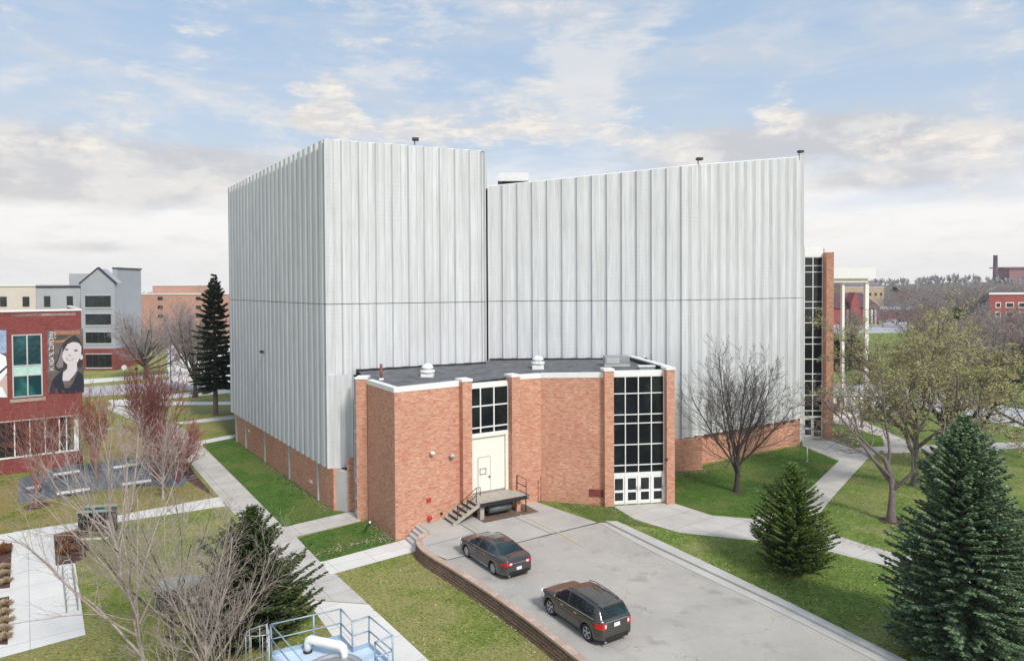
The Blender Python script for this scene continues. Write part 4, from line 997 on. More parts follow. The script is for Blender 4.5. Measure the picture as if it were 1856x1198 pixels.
def make_car(root, S, pm_):
    W = S['W']/2; x0, x1 = S['x0'], S['x1']; wbh = S['wb']/2; RW = S['rw']
    xs = set(); n = int((x1-x0)/.085)
    for i in range(n+1): xs.add(round(x0+(x1-x0)*i/n, 4))
    for e in (.01,.03,.06,.10,.16): xs.add(round(x0+e,4)); xs.add(round(x1-e,4))
    for t in S['zt']: xs.add(round(t[0],4))
    xs = sorted(xs)
    def wm(x):
        e = min(x-x0, x1-x); k = 1-.20*max(0, 1-e/.55)**2.4
        return W*k
    def low(x):
        z = S['sill']+.06*max(0, 1-min(x-x0, x1-x)/.5)
        for c in (-wbh, wbh):
            dx = x-c
            if abs(dx) < RW+.055: z = max(z, RW+math.sqrt((RW+.055)**2-dx*dx)+.0)
        return z
    def sec(x):
        w_ = wm(x); lo = low(x); zb = interp(S['zb'], x); zt = max(interp(S['zt'], x), zb+.012); wt = interp(S['wt'], x)*w_/W; lo = min(lo, zb-.16)
        wb_ = w_-.035
        g = zt-zb
        return [(w_-.09, lo), (w_-.012, lo+.02), (w_+.004, lerp(lo, zb, .35)), (w_-.0, lerp(lo, zb, .72)), (w_-.012, zb-.05), (wb_, zb), (lerp(wb_, wt, .10), zb+g*.10), (lerp(wb_, wt, .5)+.02*min(1,g*3), zb+g*.5), (lerp(wb_, wt, .84)+.015*min(1,g*3), zb+g*.84), (wt-.02, zt-.022*min(1,g*4)), (wt*.72, zt-.004), (wt*.36, zt+.012), (0, zt+.016)]
    B = MB(); G = MB(); secs = [sec(x) for x in xs]
    gl = S['side_glass']; tg = S['top_glass']; K = len(secs[0])
    for i in range(len(xs)-1):
        xm = (xs[i]+xs[i+1])/2
        for sgn in (1, -1):
            for j in range(K-1):
                a, b, c, d = secs[i][j], secs[i+1][j], secs[i+1][j+1], secs[i][j+1]
                q = [(xs[i],sgn*a[0],a[1]), (xs[i+1],sgn*b[0],b[1]), (xs[i+1],sgn*c[0],c[1]), (xs[i],sgn*d[0],d[1])]
                if sgn == 1: q = q[::-1]
                g = (6 <= j <= 7 and any(u <= xm <= v for u, v in gl)) or (9 <= j and any(u <= xm <= v for u, v in tg))
                (G if g else B).poly(q, 0, True)
    for i, rv in ((0, 0), (len(xs)-1, 1)):
        q = [(xs[i], s[0], s[1]) for s in secs[i]]+[(xs[i], -s[0], s[1]) for s in reversed(secs[i][:-1])]
        B.poly(q if rv else q[::-1])
    body = B.build('body', pm_, root, local=True)
    # weld the shell so that it shades smoothly
    for o_, gm in ((body, None), (G.build('window', M['carglass'], root, local=True), 1)):
        import bmesh
        bm = bmesh.new(); bm.from_mesh(o_.data); bmesh.ops.remove_doubles(bm, verts=bm.verts, dist=.0005); bmesh.ops.recalc_face_normals(bm, faces=bm.faces); bm.to_mesh(o_.data); bm.free()
        try: o_.data.set_sharp_from_angle(angle=R(40))
        except Exception: pass
    MB().box(x0+.25, -W+.14, .17, x1-.25, W-.14, .62).build('underbody', M['trim'], root, local=True)
    bt = MB(); bt.box(x0-.012, -W+.33, .28, x0+.2, W-.33, .46); bt.build('bumper_insert', M['trim'], root, local=True)
    # belt strip, door gaps, handles
    for sgn in (1, -1):
        c = MB(); pts = []
        xa, xb = S['belt']
        for k in range(12):
            x = lerp(xa, xb, k/11); pts.append((x, sgn*(wm(x)-.028), interp(S['zb'], x)+.012))
        c.tube(pts, .014, 4); c.build('belt_moulding', M['chrome'], root, local=True)
        dg = MB()
        for x in S['gaps']:
            dg.tube([(x, sgn*(wm(x)-.001), S['sill']+.12), (x, sgn*(wm(x)+.0), lerp(S['sill'], interp(S['zb'],x), .5)), (x, sgn*(wm(x)-.02), interp(S['zb'],x)-.03)], .008, 4)
        dg.build('door_gap', M['trim'], root, local=True)
        for x in S['handles']:
            z = interp(S['zb'], x)-.13; MB().box(x-.10, sgn*(wm(x))-.02, z, x+.10, sgn*(wm(x))+.035*sgn+ (0 if sgn > 0 else 0), z+.035).build('door_handle', M['chrome'], root, local=True)
        xm = S['mirror']; MB().lathe((xm, sgn*(wm(xm)+.07), interp(S['zb'],xm)+.10), [(.03,-.10),(.085,-.06),(.10,0),(.085,.06),(.03,.10)], 10, 0, 'y').build('mirror', pm_, root, local=True)
        sl = MB(); sl.tube([(-wbh+RW+.08, sgn*(W-.012), S['sill']+.045), (wbh-RW-.08, sgn*(W-.012), S['sill']+.045)], .018, 4); sl.build('sill_strip', M['chrome'] if S['sedan'] else M['trim'], root, local=True)
        # lamps wrap the corners
        for end, zr, ln, inw, nm in ((0, S['tail'], .34, S['tin'], 'taillight'), (1, S['head'], .5, .3, 'headlight')):
            lm = MB(); N_ = 8
            for k in range(N_):
                e0, e1 = ln*k/N_, ln*(k+1)/N_; xa_, xb_ = (x0+e0, x0+e1) if end == 0 else (x1-e0, x1-e1)
                ya, yb = sgn*(wm(xa_)+.014), sgn*(wm(xb_)+.014); yi, yj = sgn*(wm(xa_)-.1), sgn*(wm(xb_)-.1); tz_ = lerp(0, .05, (k+1)/N_)
                lm.hexa([(xa_,ya,zr[0]+.01),(xb_,yb,zr[0]+.01),(xb_,yj,zr[0]+.01),(xa_,yi,zr[0]+.01)], [(xa_,ya,zr[1]),(xb_,yb,zr[1]-.02),(xb_,yj,zr[1]-.02),(xa_,yi,zr[1])])
            xe = x0-.014 if end == 0 else x1+.004; y0_ = wm(x0)
            lm.box(min(xe, xe+.05 if end == 0 else xe-.05), min(sgn*y0_, sgn*(y0_-inw)), zr[0], max(xe, xe+.05 if end == 0 else xe-.05), max(sgn*y0_, sgn*(y0_-inw)), zr[1])
            lo_ = lm.build(nm, M['lamp_red' if end == 0 else 'lamp_clear'], root, local=True)
            if end == 0:
                MB().box(xe-.008, min(sgn*(y0_-inw*.95), sgn*(y0_-inw*.5)), lerp(zr[0],zr[1],.25), xe+.02, max(sgn*(y0_-inw*.95), sgn*(y0_-inw*.5)), lerp(zr[0],zr[1],.8)).build('reverse_lens', M['lamp_clear'], lo_, local=True)
    pz_ = S['plate']; MB().box(x0-.022, -.16, pz_, x0+.01, .16, pz_+.16).build('licence_plate', M['plate'] if S['sedan'] else M['plate'], root, local=True)
    if not S['sedan']:
        MB().box(x0-.020, -.60, S['tail'][1]+.02, x0+.01, .60, S['tail'][1]+.05).build('tailgate_strip', M['chrome'], root, local=True)
        for sgn in (1, -1):
            MB().tube([(-1.75,sgn*.60,1.69),(-1.0,sgn*.63,1.755),(0,sgn*.63,1.76),(.35,sgn*.60,1.69)], .018, 6).build('roof_rail', pm_, root, local=True)
        MB().box(-2.02,-.62,1.585,-1.78,.62,1.66).build('rear_spoiler', pm_, root, local=True)
        MB().tube([(-2.25,-.1,1.22),(-2.1,.3,1.42)], .012, 4).build('rear_wiper', M['trim'], root, local=True)
    else:
        MB().tube([(-1.0,0,1.55),(-1.12,0,1.62)], [.02,.008], 5).build('roof_antenna', M['trim'], root, local=True)
        MB().box(x0-.016, -.5, .865, x0+.01, .5, .89).build('boot_strip', M['chrome'], root, local=True)
    for sgn in (1, -1): MB().tube([(x0-.03, sgn*.62, .27), (x0+.15, sgn*.62, .27)], .04, 8).build('exhaust_tip', M['chrome'], root, local=True)
    # wheels
    ty = S['track']/2
    for cx in (-wbh, wbh):
        for sgn in (1, -1):
            yo = sgn*(ty+.11); yi = sgn*(ty-.12); c0 = (cx, 0, RW)
            pr = [(RW*.72, yi), (RW*.97, yi), (RW, yi+.03*sgn), (RW, yo-.03*sgn), (RW*.96, yo), (RW*.74, yo+.004*sgn), (RW*.70, yo-.02*sgn)]
            wh = MB().lathe(c0, pr, 28, 0, 'y').build('wheel', M['tyre'], root, local=True)
            rm = MB(); pr = [(RW*.71, yo-.09*sgn), (RW*.71, yo-.004*sgn), (RW*.66, yo+.006*sgn), (RW*.64, yo-.03*sgn)]
            base = len(rm.v); rm.lathe(c0, pr, 28, 0, 'y'); rm.f = rm.f[:-2]; rm.m = rm.m[:-2]; rm.sm = rm.sm[:-2]
            for k in range(S['spokes']):
                a = 2*math.pi*k/S['spokes']+.2; da = .17
                def pt(r, aa, y): return (cx+r*math.cos(aa), y, RW+r*math.sin(aa))
                rm.hexa([pt(RW*.10,a-.6,yo-.05*sgn), pt(RW*.67,a-da,yo-.04*sgn), pt(RW*.67,a+da,yo-.04*sgn), pt(RW*.10,a+.6,yo-.05*sgn)], [pt(RW*.10,a-.6,yo-.012*sgn), pt(RW*.67,a-da,yo-.002*sgn), pt(RW*.67,a+da,yo-.002*sgn), pt(RW*.10,a+.6,yo-.012*sgn)])
            rm.lathe(c0, [(.001, yo-.02*sgn), (RW*.18, yo-.015*sgn), (RW*.18, yo-.05*sgn)], 12, 0, 'y')
            rm.build('rim', M['rim'], wh, local=True)
            MB().lathe(c0, [(RW*.68, yo-.085*sgn), (RW*.68, yo-.075*sgn)], 20, 0, 'y').build('brake_well', M['trim'], wh, local=True)
SED = dict(W=1.93, x0=-2.64, x1=2.42, wb=2.87, rw=.345, track=1.62, sill=.24, sedan=True, spokes=9,
    zt=[(-2.64,.90),(-2.61,1.06),(-2.5,1.13),(-2.0,1.17),(-1.5,1.40),(-1.12,1.505),(-.6,1.545),(.1,1.535),(.5,1.46),(1.2,1.12),(1.35,1.06),(2.05,.95),(2.32,.84),(2.42,.66)],
    zb=[(-2.64,.86),(-2.55,1.02),(-2.0,1.09),(-.5,1.02),(1.1,.98),(1.35,.99),(2.05,.90),(2.35,.76),(2.42,.6)],
    wt=[(-2.64,.86),(-2.1,.80),(-1.5,.62),(-1.1,.60),(.2,.62),(.6,.64),(1.3,.82),(2.1,.84),(2.42,.80)],
    side_glass=[(-1.42,-.95),(-.86,.0),(.08,1.02)], top_glass=[(-1.98,-1.2),(.52,1.18)], belt=(-1.7,1.15), gaps=(-1.02,.04,1.06), handles=(-.72,.38), mirror=.98,
    tail=(.78,.96), tin=.34, head=(.62,.80), plate=.50)
SUV = dict(W=1.93, x0=-2.34, x1=2.34, wb=2.82, rw=.375, track=1.64, sill=.30, sedan=False, spokes=5,
    zt=[(-2.34,1.02),(-2.31,1.13),(-2.24,1.19),(-1.95,1.61),(-1.78,1.66),(-1.0,1.715),(-.2,1.72),(.35,1.66),(1.15,1.20),(1.3,1.15),(1.9,1.07),(2.22,.94),(2.34,.72)],
    zb=[(-2.34,1.0),(-2.25,1.14),(-1.5,1.13),(-.4,1.07),(1.1,1.03),(1.3,1.06),(1.9,.99),(2.25,.82),(2.34,.66)],
    wt=[(-2.34,.86),(-2.2,.80),(-1.9,.66),(-1.0,.67),(.3,.66),(1.15,.76),(1.3,.84),(2.1,.84),(2.34,.80)],
    side_glass=[(-1.75,-1.02),(-.94,-.02),(.06,.95)], top_glass=[(-2.22,-1.97),(.38,1.13)], belt=(-1.9,1.05), gaps=(-.98,.02,1.02), handles=(-.66,.36), mirror=.90,
    tail=(.82,1.07), tin=.20, head=(.70,.90), plate=.84)
def park(S, rear, front, name, label, col_):
    a = P(*rear, UZ+.005); b = P(*front, UZ+.005); f = (b-a).normalized(); l = Vector((-f.y, f.x, 0)); c = (a+b)/2-l*(S['track']/2+.08)
    root = thing(name, label, 'car', c, None, math.atan2(f.y, f.x)); make_car(root, S, col_); return root
sedan = park(SED, (894,1041), (846,1009), 'parked_car', 'dark grey saloon parked nose-in next to the dock stairs', paint('graphite_paint', (.095,.092,.10)))
suv = park(SUV, (1064,1161), (998,1114), 'parked_suv', 'dark grey-brown crossover with silver wheels parked nearest the camera', paint('bronze_paint', (.085,.082,.076)))
# a few cars in the far parking strip
fp = [paint('white_car', (.7,.7,.7)), paint('red_car', (.35,.03,.03)), paint('silver_car', (.45,.46,.48)), paint('navy_car', (.03,.05,.12))]
for (px, py), pm_, lb in (((1612,585),0,'white car'),((1628,584),3,'dark blue car'),((1665,583),2,'silver car'),((1712,584),1,'red car'),((1700,600),0,'white car')):
    p = P(px, py, UZ+.01); r = thing('distant_car', '%s in the far parking strip, %s' % (lb, {1612:'leftmost there', 1628:'second from the left', 1665:'in its middle', 1712:'farthest right', 1700:'in the nearer row'}[px]), 'car', p, 'cars in the far parking strip', 1.3+px % 3)
    t = copy_tree(sedan) if False else None
    for ch in sedan.children:
        if ch.name.split('.')[0] in ('body','window','wheel','taillight','headlight'):
            c = ch.copy(); col.objects.link(c); c.parent = r
            if ch.name.startswith('body'):
                c.data = ch.data.copy(); c.data.materials.clear(); c.data.materials.append(fp[pm_])
# ================================================================ RETAINING WALL, STEPS, DOCK
def smooth_path(pts, n=6):
    pts = [Vector(p) for p in pts]; o = []
    for i in range(len(pts)-1):
        p0 = pts[max(i-1,0)]; p1 = pts[i]; p2 = pts[i+1]; p3 = pts[min(i+2, len(pts)-1)]
        for k in range(n):
            t = k/n; o.append(.5*((2*p1)+(-p0+p2)*t+(2*p0-5*p1+4*p2-p3)*t*t+(-p0+3*p1-3*p2+p3)*t**3))
    o.append(pts[-1]); return o
def stone_mat():
    ma, nt, N, L, b = newmat('split_block'); uv = uvn(nt)
    t = N.new('ShaderNodeTexBrick'); L.new(uv, t.inputs['Vector'])
    t.inputs['Color1'].default_value = (.19,.11,.08,1); t.inputs['Color2'].default_value = (.34,.22,.16,1); t.inputs['Mortar'].default_value = (.05,.03,.025,1)
    t.inputs['Scale'].default_value = 1; t.inputs['Mortar Size'].default_value = .018; t.inputs['Brick Width'].default_value = .42; t.inputs['Row Height'].default_value = .15
    n = tnoise(nt, pos(nt), 11, 5, .7); c = mixc(nt, rng(nt, n, .45, .7, 0, .6), t.outputs[0], (.40,.27,.20))
    L.new(c, b.inputs['Base Color']); b.inputs['Roughness'].default_value = .95; bump(nt, b, n, .05, .9); return ma
rw = thing('retaining_wall', 'low curved brown block wall with a pale cap holding up the parking lot', 'wall', (ret[4][0], ret[4][1], 0))
rp_ = smooth_path(ret[:-1], 6)+[Vector(ret[-1])]
wc = MB()
def course(mb, off, t, z0, z1, jit=0):
    for i in range(len(rp_)-1):
        p, q = rp_[i], rp_[i+1]
        def nn(k):
            a = rp_[max(k-1,0)]; b = rp_[min(k+1,len(rp_)-1)]; d = (b-a).normalized(); return Vector((d.y,-d.x))
        n0, n1_ = nn(i), nn(i+1); a, b = p+n0*off, q+n1_*off; c, e = b-n1_*t, a-n0*t
        mb.hexa([(a.x,a.y,z0),(b.x,b.y,z0),(c.x,c.y,z0),(e.x,e.y,z0)], [(a.x,a.y,z1),(b.x,b.y,z1),(c.x,c.y,z1),(e.x,e.y,z1)])
for k in range(5): course(wc, .16-.026*k, .30, -.05+.15*k if k else -.05, .15*(k+1)-.055-.006)
wc.build('wall_courses', stone_mat(), rw)
cp = MB(); course(cp, .085, .36, .70, .80); cp.build('cap_stones', brick('cap_block', (.52,.36,.28), (.60,.45,.36), (.44,.30,.24), (.25,.17,.13), .45, .4, .5), rw)
st = thing('concrete_steps', 'four plain concrete steps climbing past the brick corner to the loading area', 'steps', P(745,985))
b0, b1 = P(736,979), P(757,998.5); q0, q1 = P(757,950,UZ), P(779,966,UZ)
mb = MB()
for k in range(4):
    a, b = lerp(b0,q0,k/4), lerp(b1,q1,k/4); z = UZ*(k+1)/4+.004
    mb.hexa([(a.x,a.y,z-.178 if k else -.02),(b.x,b.y,z-.178 if k else -.02),(q1.x,q1.y,z-.178 if k else -.02),(q0.x,q0.y,z-.178 if k else -.02)], [(a.x,a.y,z),(b.x,b.y,z),(q1.x,q1.y,z),(q0.x,q0.y,z)])
mb.build('treads', M['conc'], st)
def W_(s, t, z): v = W1+u1*s+n1*t; return Vector((v.x, v.y, z))
dock = thing('loading_dock', 'raised concrete loading platform with steel edge below the tall cream door', 'dock', W_(2,1,UZ))
def lbox(mb, s0, s1, t0_, t1_, z0, z1, m=0): return mb.hexa([W_(s0,t0_,z0),W_(s1,t0_,z0),W_(s1,t1_,z0),W_(s0,t1_,z0)][::-1] if False else [W_(s0,t1_,z0),W_(s1,t1_,z0),W_(s1,t0_,z0),W_(s0,t0_,z0)], [W_(s0,t1_,z1),W_(s1,t1_,z1),W_(s1,t0_,z1),W_(s0,t0_,z1)], m)
M['dockc'] = simple('worn_concrete', (.40,.37,.31), .9, var=.2, scale=4)
lbox(MB(), .30, 3.95, -.02, 1.8, DZ-.18, DZ).build('platform', M['dockc'], dock)
lbox(MB(), .28, 4.0, 1.8, 1.86, DZ-.26, DZ-.02).build('steel_edge', M['black'], dock)
lbox(MB(), 3.95, 4.03, .3, 1.86, DZ-.22, DZ+.01).build('steel_edge', M['black'], dock)
lbox(MB(), 3.3, 3.6, 1.1, 1.4, UZ, DZ-.18).build('support_post', M['brick'], dock)
lbox(MB(), .35, .65, 1.2, 1.6, UZ, DZ-.18).build('support_post', M['dockc'], dock)
MB().tube([W_(3.85,1.7,UZ), W_(3.85,1.7,DZ-.2)], .04, 8).build('support_leg', M['black'], dock)
lbox(MB(), 3.85, 4.1, 1.55, 1.9, DZ-.16, DZ-.03).build('bumper_pad', M['grey_metal'], dock)
def rail(mb, pts, r=.028): mb.tube(pts, r, 6)
for nm, pts in (('railing', None),):
    mb = MB(); rail(mb, [W_(3.85,.55,DZ), W_(3.85,.55,DZ+1.07), W_(3.85,1.75,DZ+1.07), W_(3.85,1.75,DZ)]); rail(mb, [W_(3.85,.55,DZ+.55), W_(3.85,1.75,DZ+.55)]); mb.build('railing', M['black'], dock)
stw = thing('metal_stairs', 'steep flight of grey dock stairs with black handrail beside the saloon car', 'stairs', W_(-.5,1,UZ))
tr = MB(); nS = 6; rs = (DZ-UZ)/nS
for k in range(nS):
    s0 = -1.62+k*.32; tr_ = lbox(MB(), s0, s0+.34, .15, 1.62, UZ+rs*(k+1)-.05, UZ+rs*(k+1)); tr_.build('tread', M['dockc'], stw)
    lbox(MB(), s0+.31, s0+.33, .15, 1.62, UZ+rs*(k+1)-.0, UZ+rs*(k+2)-.06 if k < nS-1 else DZ-.06).build('riser', M['black'], stw) if k < nS-1 else None
for t in (.1, 1.62):
    m_ = MB(); m_.hexa([W_(-1.75,t+.06,UZ),W_(-1.5,t+.06,UZ),W_(-1.5,t,UZ),W_(-1.75,t,UZ)], [W_(-1.75,t+.06,UZ+.12),W_(-1.5,t+.06,UZ+.3),W_(-1.5,t,UZ+.3),W_(-1.75,t,UZ+.12)])
    m_ = MB().hexa([W_(-1.55,t,UZ),W_(.28,t,DZ-.28),W_(.28,t,DZ),W_(-1.75,t,UZ+.12)][::-1], [W_(-1.55,t+.06,UZ),W_(.28,t+.06,DZ-.28),W_(.28,t+.06,DZ),W_(-1.75,t+.06,UZ+.12)][::-1]); m_.build('stringer', M['dockc'], stw)
mb = MB(); rail(mb, [W_(-1.3,1.55,UZ+.35), W_(-1.3,1.55,UZ+1.25), W_(.1,1.55,DZ+1.0), W_(.38,1.55,DZ+1.0), W_(.38,1.55,DZ+.45)]); rail(mb, [W_(-.6,1.55,UZ+.75), W_(-.6,1.55,UZ+1.65)]); rail(mb, [W_(-1.3,1.55,UZ+.8), W_(.1,1.55,DZ+.5)]); rail(mb, [W_(.1,1.55,DZ), W_(.1,1.55,DZ+1.0)]); mb.build('handrail', M['black'], stw)
mb = MB(); a, b = W_(1.1,1.25,UZ+.5), W_(2.9,1.25,UZ+.5); mb.tube([a, lerp(a,b,.04), lerp(a,b,.96), b], [.16,.30,.30,.16], 14)
tk = mb.build('storage_tank', simple('dull_tank', (.16,.17,.18), .4, .4)); tk['label'] = 'dark grey cylindrical tank lying in the shade under the loading platform'; tk['category'] = 'tank'
struct('bare_soil', lbox(MB(), .3, 4.6, .1, 2.2, UZ+.012, UZ+.028), simple('soil', (.16,.11,.08), .95, var=.5, scale=6))
# ================================================================ WALL AND ROOF EQUIPMENT
def on_wall(px, py, p, q, off=.0):
    c = hit(px, p, q); p2, q2 = Vector(V2(p)), Vector(V2(q)); d = (q2-p2).normalized(); n = Vector((d.y,-d.x)); c = c+n*off
    return Vector((c.x, c.y, zat(px, py, c.y))), d, n
def wall_lamp(px, py, p, q, s, label, shape):
    c, d, n = on_wall(px, py, p, q); r = thing('wall_lamp', label, 'lamp', c)
    MB().obox((c.x+n.x*.04, c.y+n.y*.04), d, .14*s, .08, c.z-.08*s, c.z+.08*s).build('bracket', M['grey_metal'], r)
    if shape == 'round': MB().lathe((c.x+n.x*.22, c.y+n.y*.22, c.z), [(.05,.12),(.16,.05),(.2,-.02),(.15,-.12),(.04,-.16)], 12).build('lamp_head', M['conc'], r)
    else: MB().obox((c.x+n.x*.2, c.y+n.y*.2), d, .26*s, .24, c.z-.05*s, c.z+.09*s).build('lamp_head', M['white' if shape == 'white' else 'black'], r)
wall_lamp(779,820, CN, W1, 1, 'small white square lamp on the brick wall left of the freight door', 'white')
wall_lamp(815,824, CN, W1, 1, 'round grey lamp on the brick wall, nearer the freight door', 'round')
wall_lamp(477,638, CL, CC, 1.6, 'black twin lamp high on the long left concrete face', 'black')
wall_lamp(1206,832, (W5.x-.3,W5.y-.45), (W5.x+.3,W5.y-.45), .7, 'small black lamp on the last brick pier of the glazed entrance', 'black')
for py, nm, lb, cl in ((905,'alarm_box','red square alarm box on the brick corner wall','lamp_red'),(937,'hose_connection','round red hose connection low on the brick corner wall','lamp_red')):
    c, d, n = on_wall(774, py, CN, W1)
    o = (MB().obox((c.x+n.x*.06,c.y+n.y*.06), d, .3, .1, c.z-.1, c.z+.1) if nm == 'alarm_box' else MB().tube([c, c+Vector((n.x*.18,n.y*.18,0)), c+Vector((n.x*.3,n.y*.3,-.03))], [.09,.16,.12], 10)).build(nm, M[cl]); o['label'] = lb; o['category'] = 'fire fitting'
c, d, n = on_wall(797, 930, CN, W1); o = MB().tube([c, c+Vector((n.x*.12,n.y*.12,0))], .08, 10).build('pipe_outlet', M['black']); o['label'] = 'small black pipe outlet beside the foot of the dock stairs'; o['category'] = 'pipe'
c, d, n = on_wall(981, 905, W2, W3, .12); o = MB().tube([(c.x-.15,c.y-.3,UZ),(c.x-.15,c.y-.3,UZ+1.7)], .035, 6).lathe((c.x-.15,c.y-.3,UZ+1.7), [(.035,0),(.07,.03),(.06,.12),(.02,.15)], 8).build('standpipe', M['bark_red']); o['label'] = 'thin rusty standpipe in front of the brick wall right of the dock'; o['category'] = 'pipe'
c, d, n = on_wall(1080, 893, W3, W4, .0); MB().obox((c.x+n.x*.02,c.y+n.y*.02), d, 1.0, .06, c.z-.25, c.z+.25).build('brick_vent', M['brick_red'], hall)
MB().tube([P(670.5,946,0), P(670.5,946,1.2)], .07, 8).build('downpipe', M['white'], hall)
def roof_fan(px, pyb, z, s, label):
    p = P(px, pyb, z); r = thing('roof_fan', label, 'roof vent', p)
    MB().box(p.x-.42*s,p.y-.42*s,z-.1,p.x+.42*s,p.y+.42*s,z+.28*s).build('kerb_box', M['white'], r)
    MB().lathe(p, [(.36*s,.28*s),(.5*s,.36*s),(.5*s,.5*s),(.3*s,.52*s),(.3*s,.6*s),(.42*s,.64*s),(.40*s,.74*s),(.2*s,.92*s),(.05*s,.97*s)], 18).build('hood', M['white'], r); return r
roof_fan(775,684,9.72,1.05,'white mushroom exhaust fan on the wing roof, left of the freight door')
r_ = roof_fan(975,668,9.9,1.05,'white mushroom exhaust fan with a thin rod, midway along the wing roof')
p = P(977,660,10.6); MB().tube([p, p+Vector((0,0,1.0))], .02, 4).build('rod', M['grey_metal'], r_)
p = P(691,689,9.65); r = thing('vent_pipe', 'dark maroon vent pipe near the left end of the wing roof', 'roof vent', p)
MB().tube([p-Vector((0,0,.1)), p+Vector((0,0,1.15))], .10, 10).build('flue', M['bark_redd'], r); MB().lathe(p, [(.2,0),(.2,.06),(.12,.16)], 10).build('collar', M['white'], r)
p = P(1117,663,10.0); r = thing('rooftop_unit', 'pale metal air unit on the wing roof behind the glazed entrance', 'air unit', p)
MB().box(p.x-1.0,p.y-.6,10.02,p.x+1.0,p.y+.7,10.16).build('plinth', M['conc'], r); MB().box(p.x-.95,p.y-.55,10.16,p.x+.95,p.y+.65,10.78).build('casing', M['grey_metal'], r)
MB().box(p.x-.85,p.y-.6,10.24,p.x+.15,p.y-.552,10.7).build('louvre', M['conc'], r)
p = P(1172,668,10.05); r = thing('rooftop_hatch', 'low pale hatch inside the right parapet of the wing roof', 'hatch', p)
MB().box(p.x-.6,p.y-.35,9.95,p.x+.55,p.y+.3,10.22).build('hatch_base', M['grey_metal'], r); MB().box(p.x-.65,p.y-.4,10.22,p.x+.6,p.y+.35,10.28).build('hatch_lid', M['white'], r)
yu = 63; p = D(930,337,yu); r = thing('rooftop_unit', 'white cooling unit on top of the hall where its two blocks meet', 'air unit', p)
MB().box(p.x-1.0,yu-.8,p.z-1.5,p.x+1.0,yu+.8,p.z+.25).build('stand', M['black'], r); MB().box(p.x-1.4,yu-1.2,p.z+.25,p.x+1.4,yu+1.2,p.z+1.0).build('casing', M['white'], r)
def flood(px, py, c3, label):
    r = thing('floodlight', label, 'floodlight', c3)
    MB().tube([c3-Vector((0,0,.3)), c3+Vector((0,0,.45))], .05, 6).build('stem', M['grey_metal'], r); MB().obox((c3.x+.08,c3.y-.15), (1,.2), .5, .4, c3.z+.42, c3.z+.62).build('lamp_head', M['black'], r)
def top_at(px, p, q, za, zb):
    c = hit(px, p, q); t = (c-Vector(p)).length/(Vector(q)-Vector(p)).length; return Vector((c.x, c.y+.3, lerp(za, zb, t)))
flood(753,0, top_at(753,CC,CE,tC,tE), 'floodlight on the top edge of the left concrete block')
flood(1267,0, top_at(1267,CR1,CR2,t1,t2), 'floodlight partway along the sloping right roof edge')
flood(1452,0, top_at(1450,CR1,CR2,t1,t2), 'floodlight at the highest right-hand corner of the hall')
# posts
def lamp_post(px, py, h, base, label, s=1):
    p = P(px, py, base); r = thing('lamp_post', label, 'street lamp', p)
    MB().tube([p, p+Vector((0,0,.5)), p+Vector((0,0,.55)), p+Vector((0,0,h))], [.12*s,.11*s,.07*s,.05*s], 8).build('pole', M['black'], r)
    MB().lathe(p+Vector((0,0,h)), [(.07,0),(.2,.05),(.24,.3),(.26,.34),(.05,.48)], 10).build('lantern', M['black'], r)
lamp_post(248,723,4.2,0,'short black lamp post beside the far sidewalk'); lamp_post(310,708,7.4,0,'tall black lamp post at the edge of the parking court', 1.3)
p = P(1463,836,UZ); r = thing('marker_post', 'thin white post on the lawn near the stair tower door', 'post', p); MB().tube([p, p+Vector((0,0,1.3))], .045, 6).build('shaft', M['white'], r); MB().lathe(p, [(.12,0),(.1,.05),(.05,.08)], 8).build('foot', M['conc'], r)
p = P(226,690); r = thing('small_sign', 'small white and green sign in front of the grey gabled building', 'sign', p); MB().tube([p, p+Vector((0,0,2.2))], .08, 6).build('post', simple('sign_green',(.03,.2,.06),.5), r); MB().lathe(p+Vector((0,-.05,2.3)), [(.5,-.06),(.5,.06)], 16, 0, 'y').build('sign_face', M['white'], r)
p = P(1634,752,UZ); r = thing('stone_sign', 'long low grey stone monument beside the drive', 'monument', p)
MB().box(p.x-1.7,p.y-.3,UZ,p.x+1.7,p.y+.3,UZ+.35).build('plinth', M['conc'], r); MB().box(p.x-1.4,p.y-.2,UZ+.35,p.x+1.4,p.y+.2,UZ+1.0).build('slab', simple('grey_stone',(.17,.16,.17),.8), r)
# ================================================================ BRICK BUILDING WITH BANNERS (left)
KA = P(0,863); KB = P(151,843); kd = (KB-KA).normalized(); KL = KA-kd*22; kn = Vector((kd.y,-kd.x,0)); kb = Vector((-kd.y,kd.x,0))
bbld = thing('brick_building', 'dark red brick building with large portrait banners at the left edge', 'building', KA)
KT = zat(154,563,KB.y); KM = zat(75,757,hit(75,KA,KB).y)
def kseg(mb, a, b, t, z0, z1, off=0): return mb.seg(a, b, t, z0, z1, 0, off)
def kp(px, off=0): c = hit(px, KA, KB); return Vector((c.x, c.y, 0))+kn*off
def kz(px, py): return zat(px, py, hit(px, KA, KB).y)
zs = kz(66,826); 
mb = MB(); kseg(mb, KL, KB-kd*.0, .5, 0, zs, -.3); mb.build('lower_wall', M['brick_red'], bbld)
kseg(MB(), KL, KB-kd*.3, .12, zs, zs+.14, -.22).build('sill', M['white'], bbld)
lw = kseg(MB(), KL, KB-kd*.9, .05, zs+.14, KM, -.42).build('window', M['glass'], bbld)
f = MB()
for px in (22,50,78,104,117): c = kp(px); kseg(f, c-kd*.05, c+kd*.05, .16, zs+.14, KM, -.28)
f.build('frame', M['white'], lw)
MB().obox(kp(135,-.6), kd, .35, .35, 0, KM).build('column', M['white'], bbld)
BKD = 16
U0, U1 = KL+kn*.0, KB+kn*.0
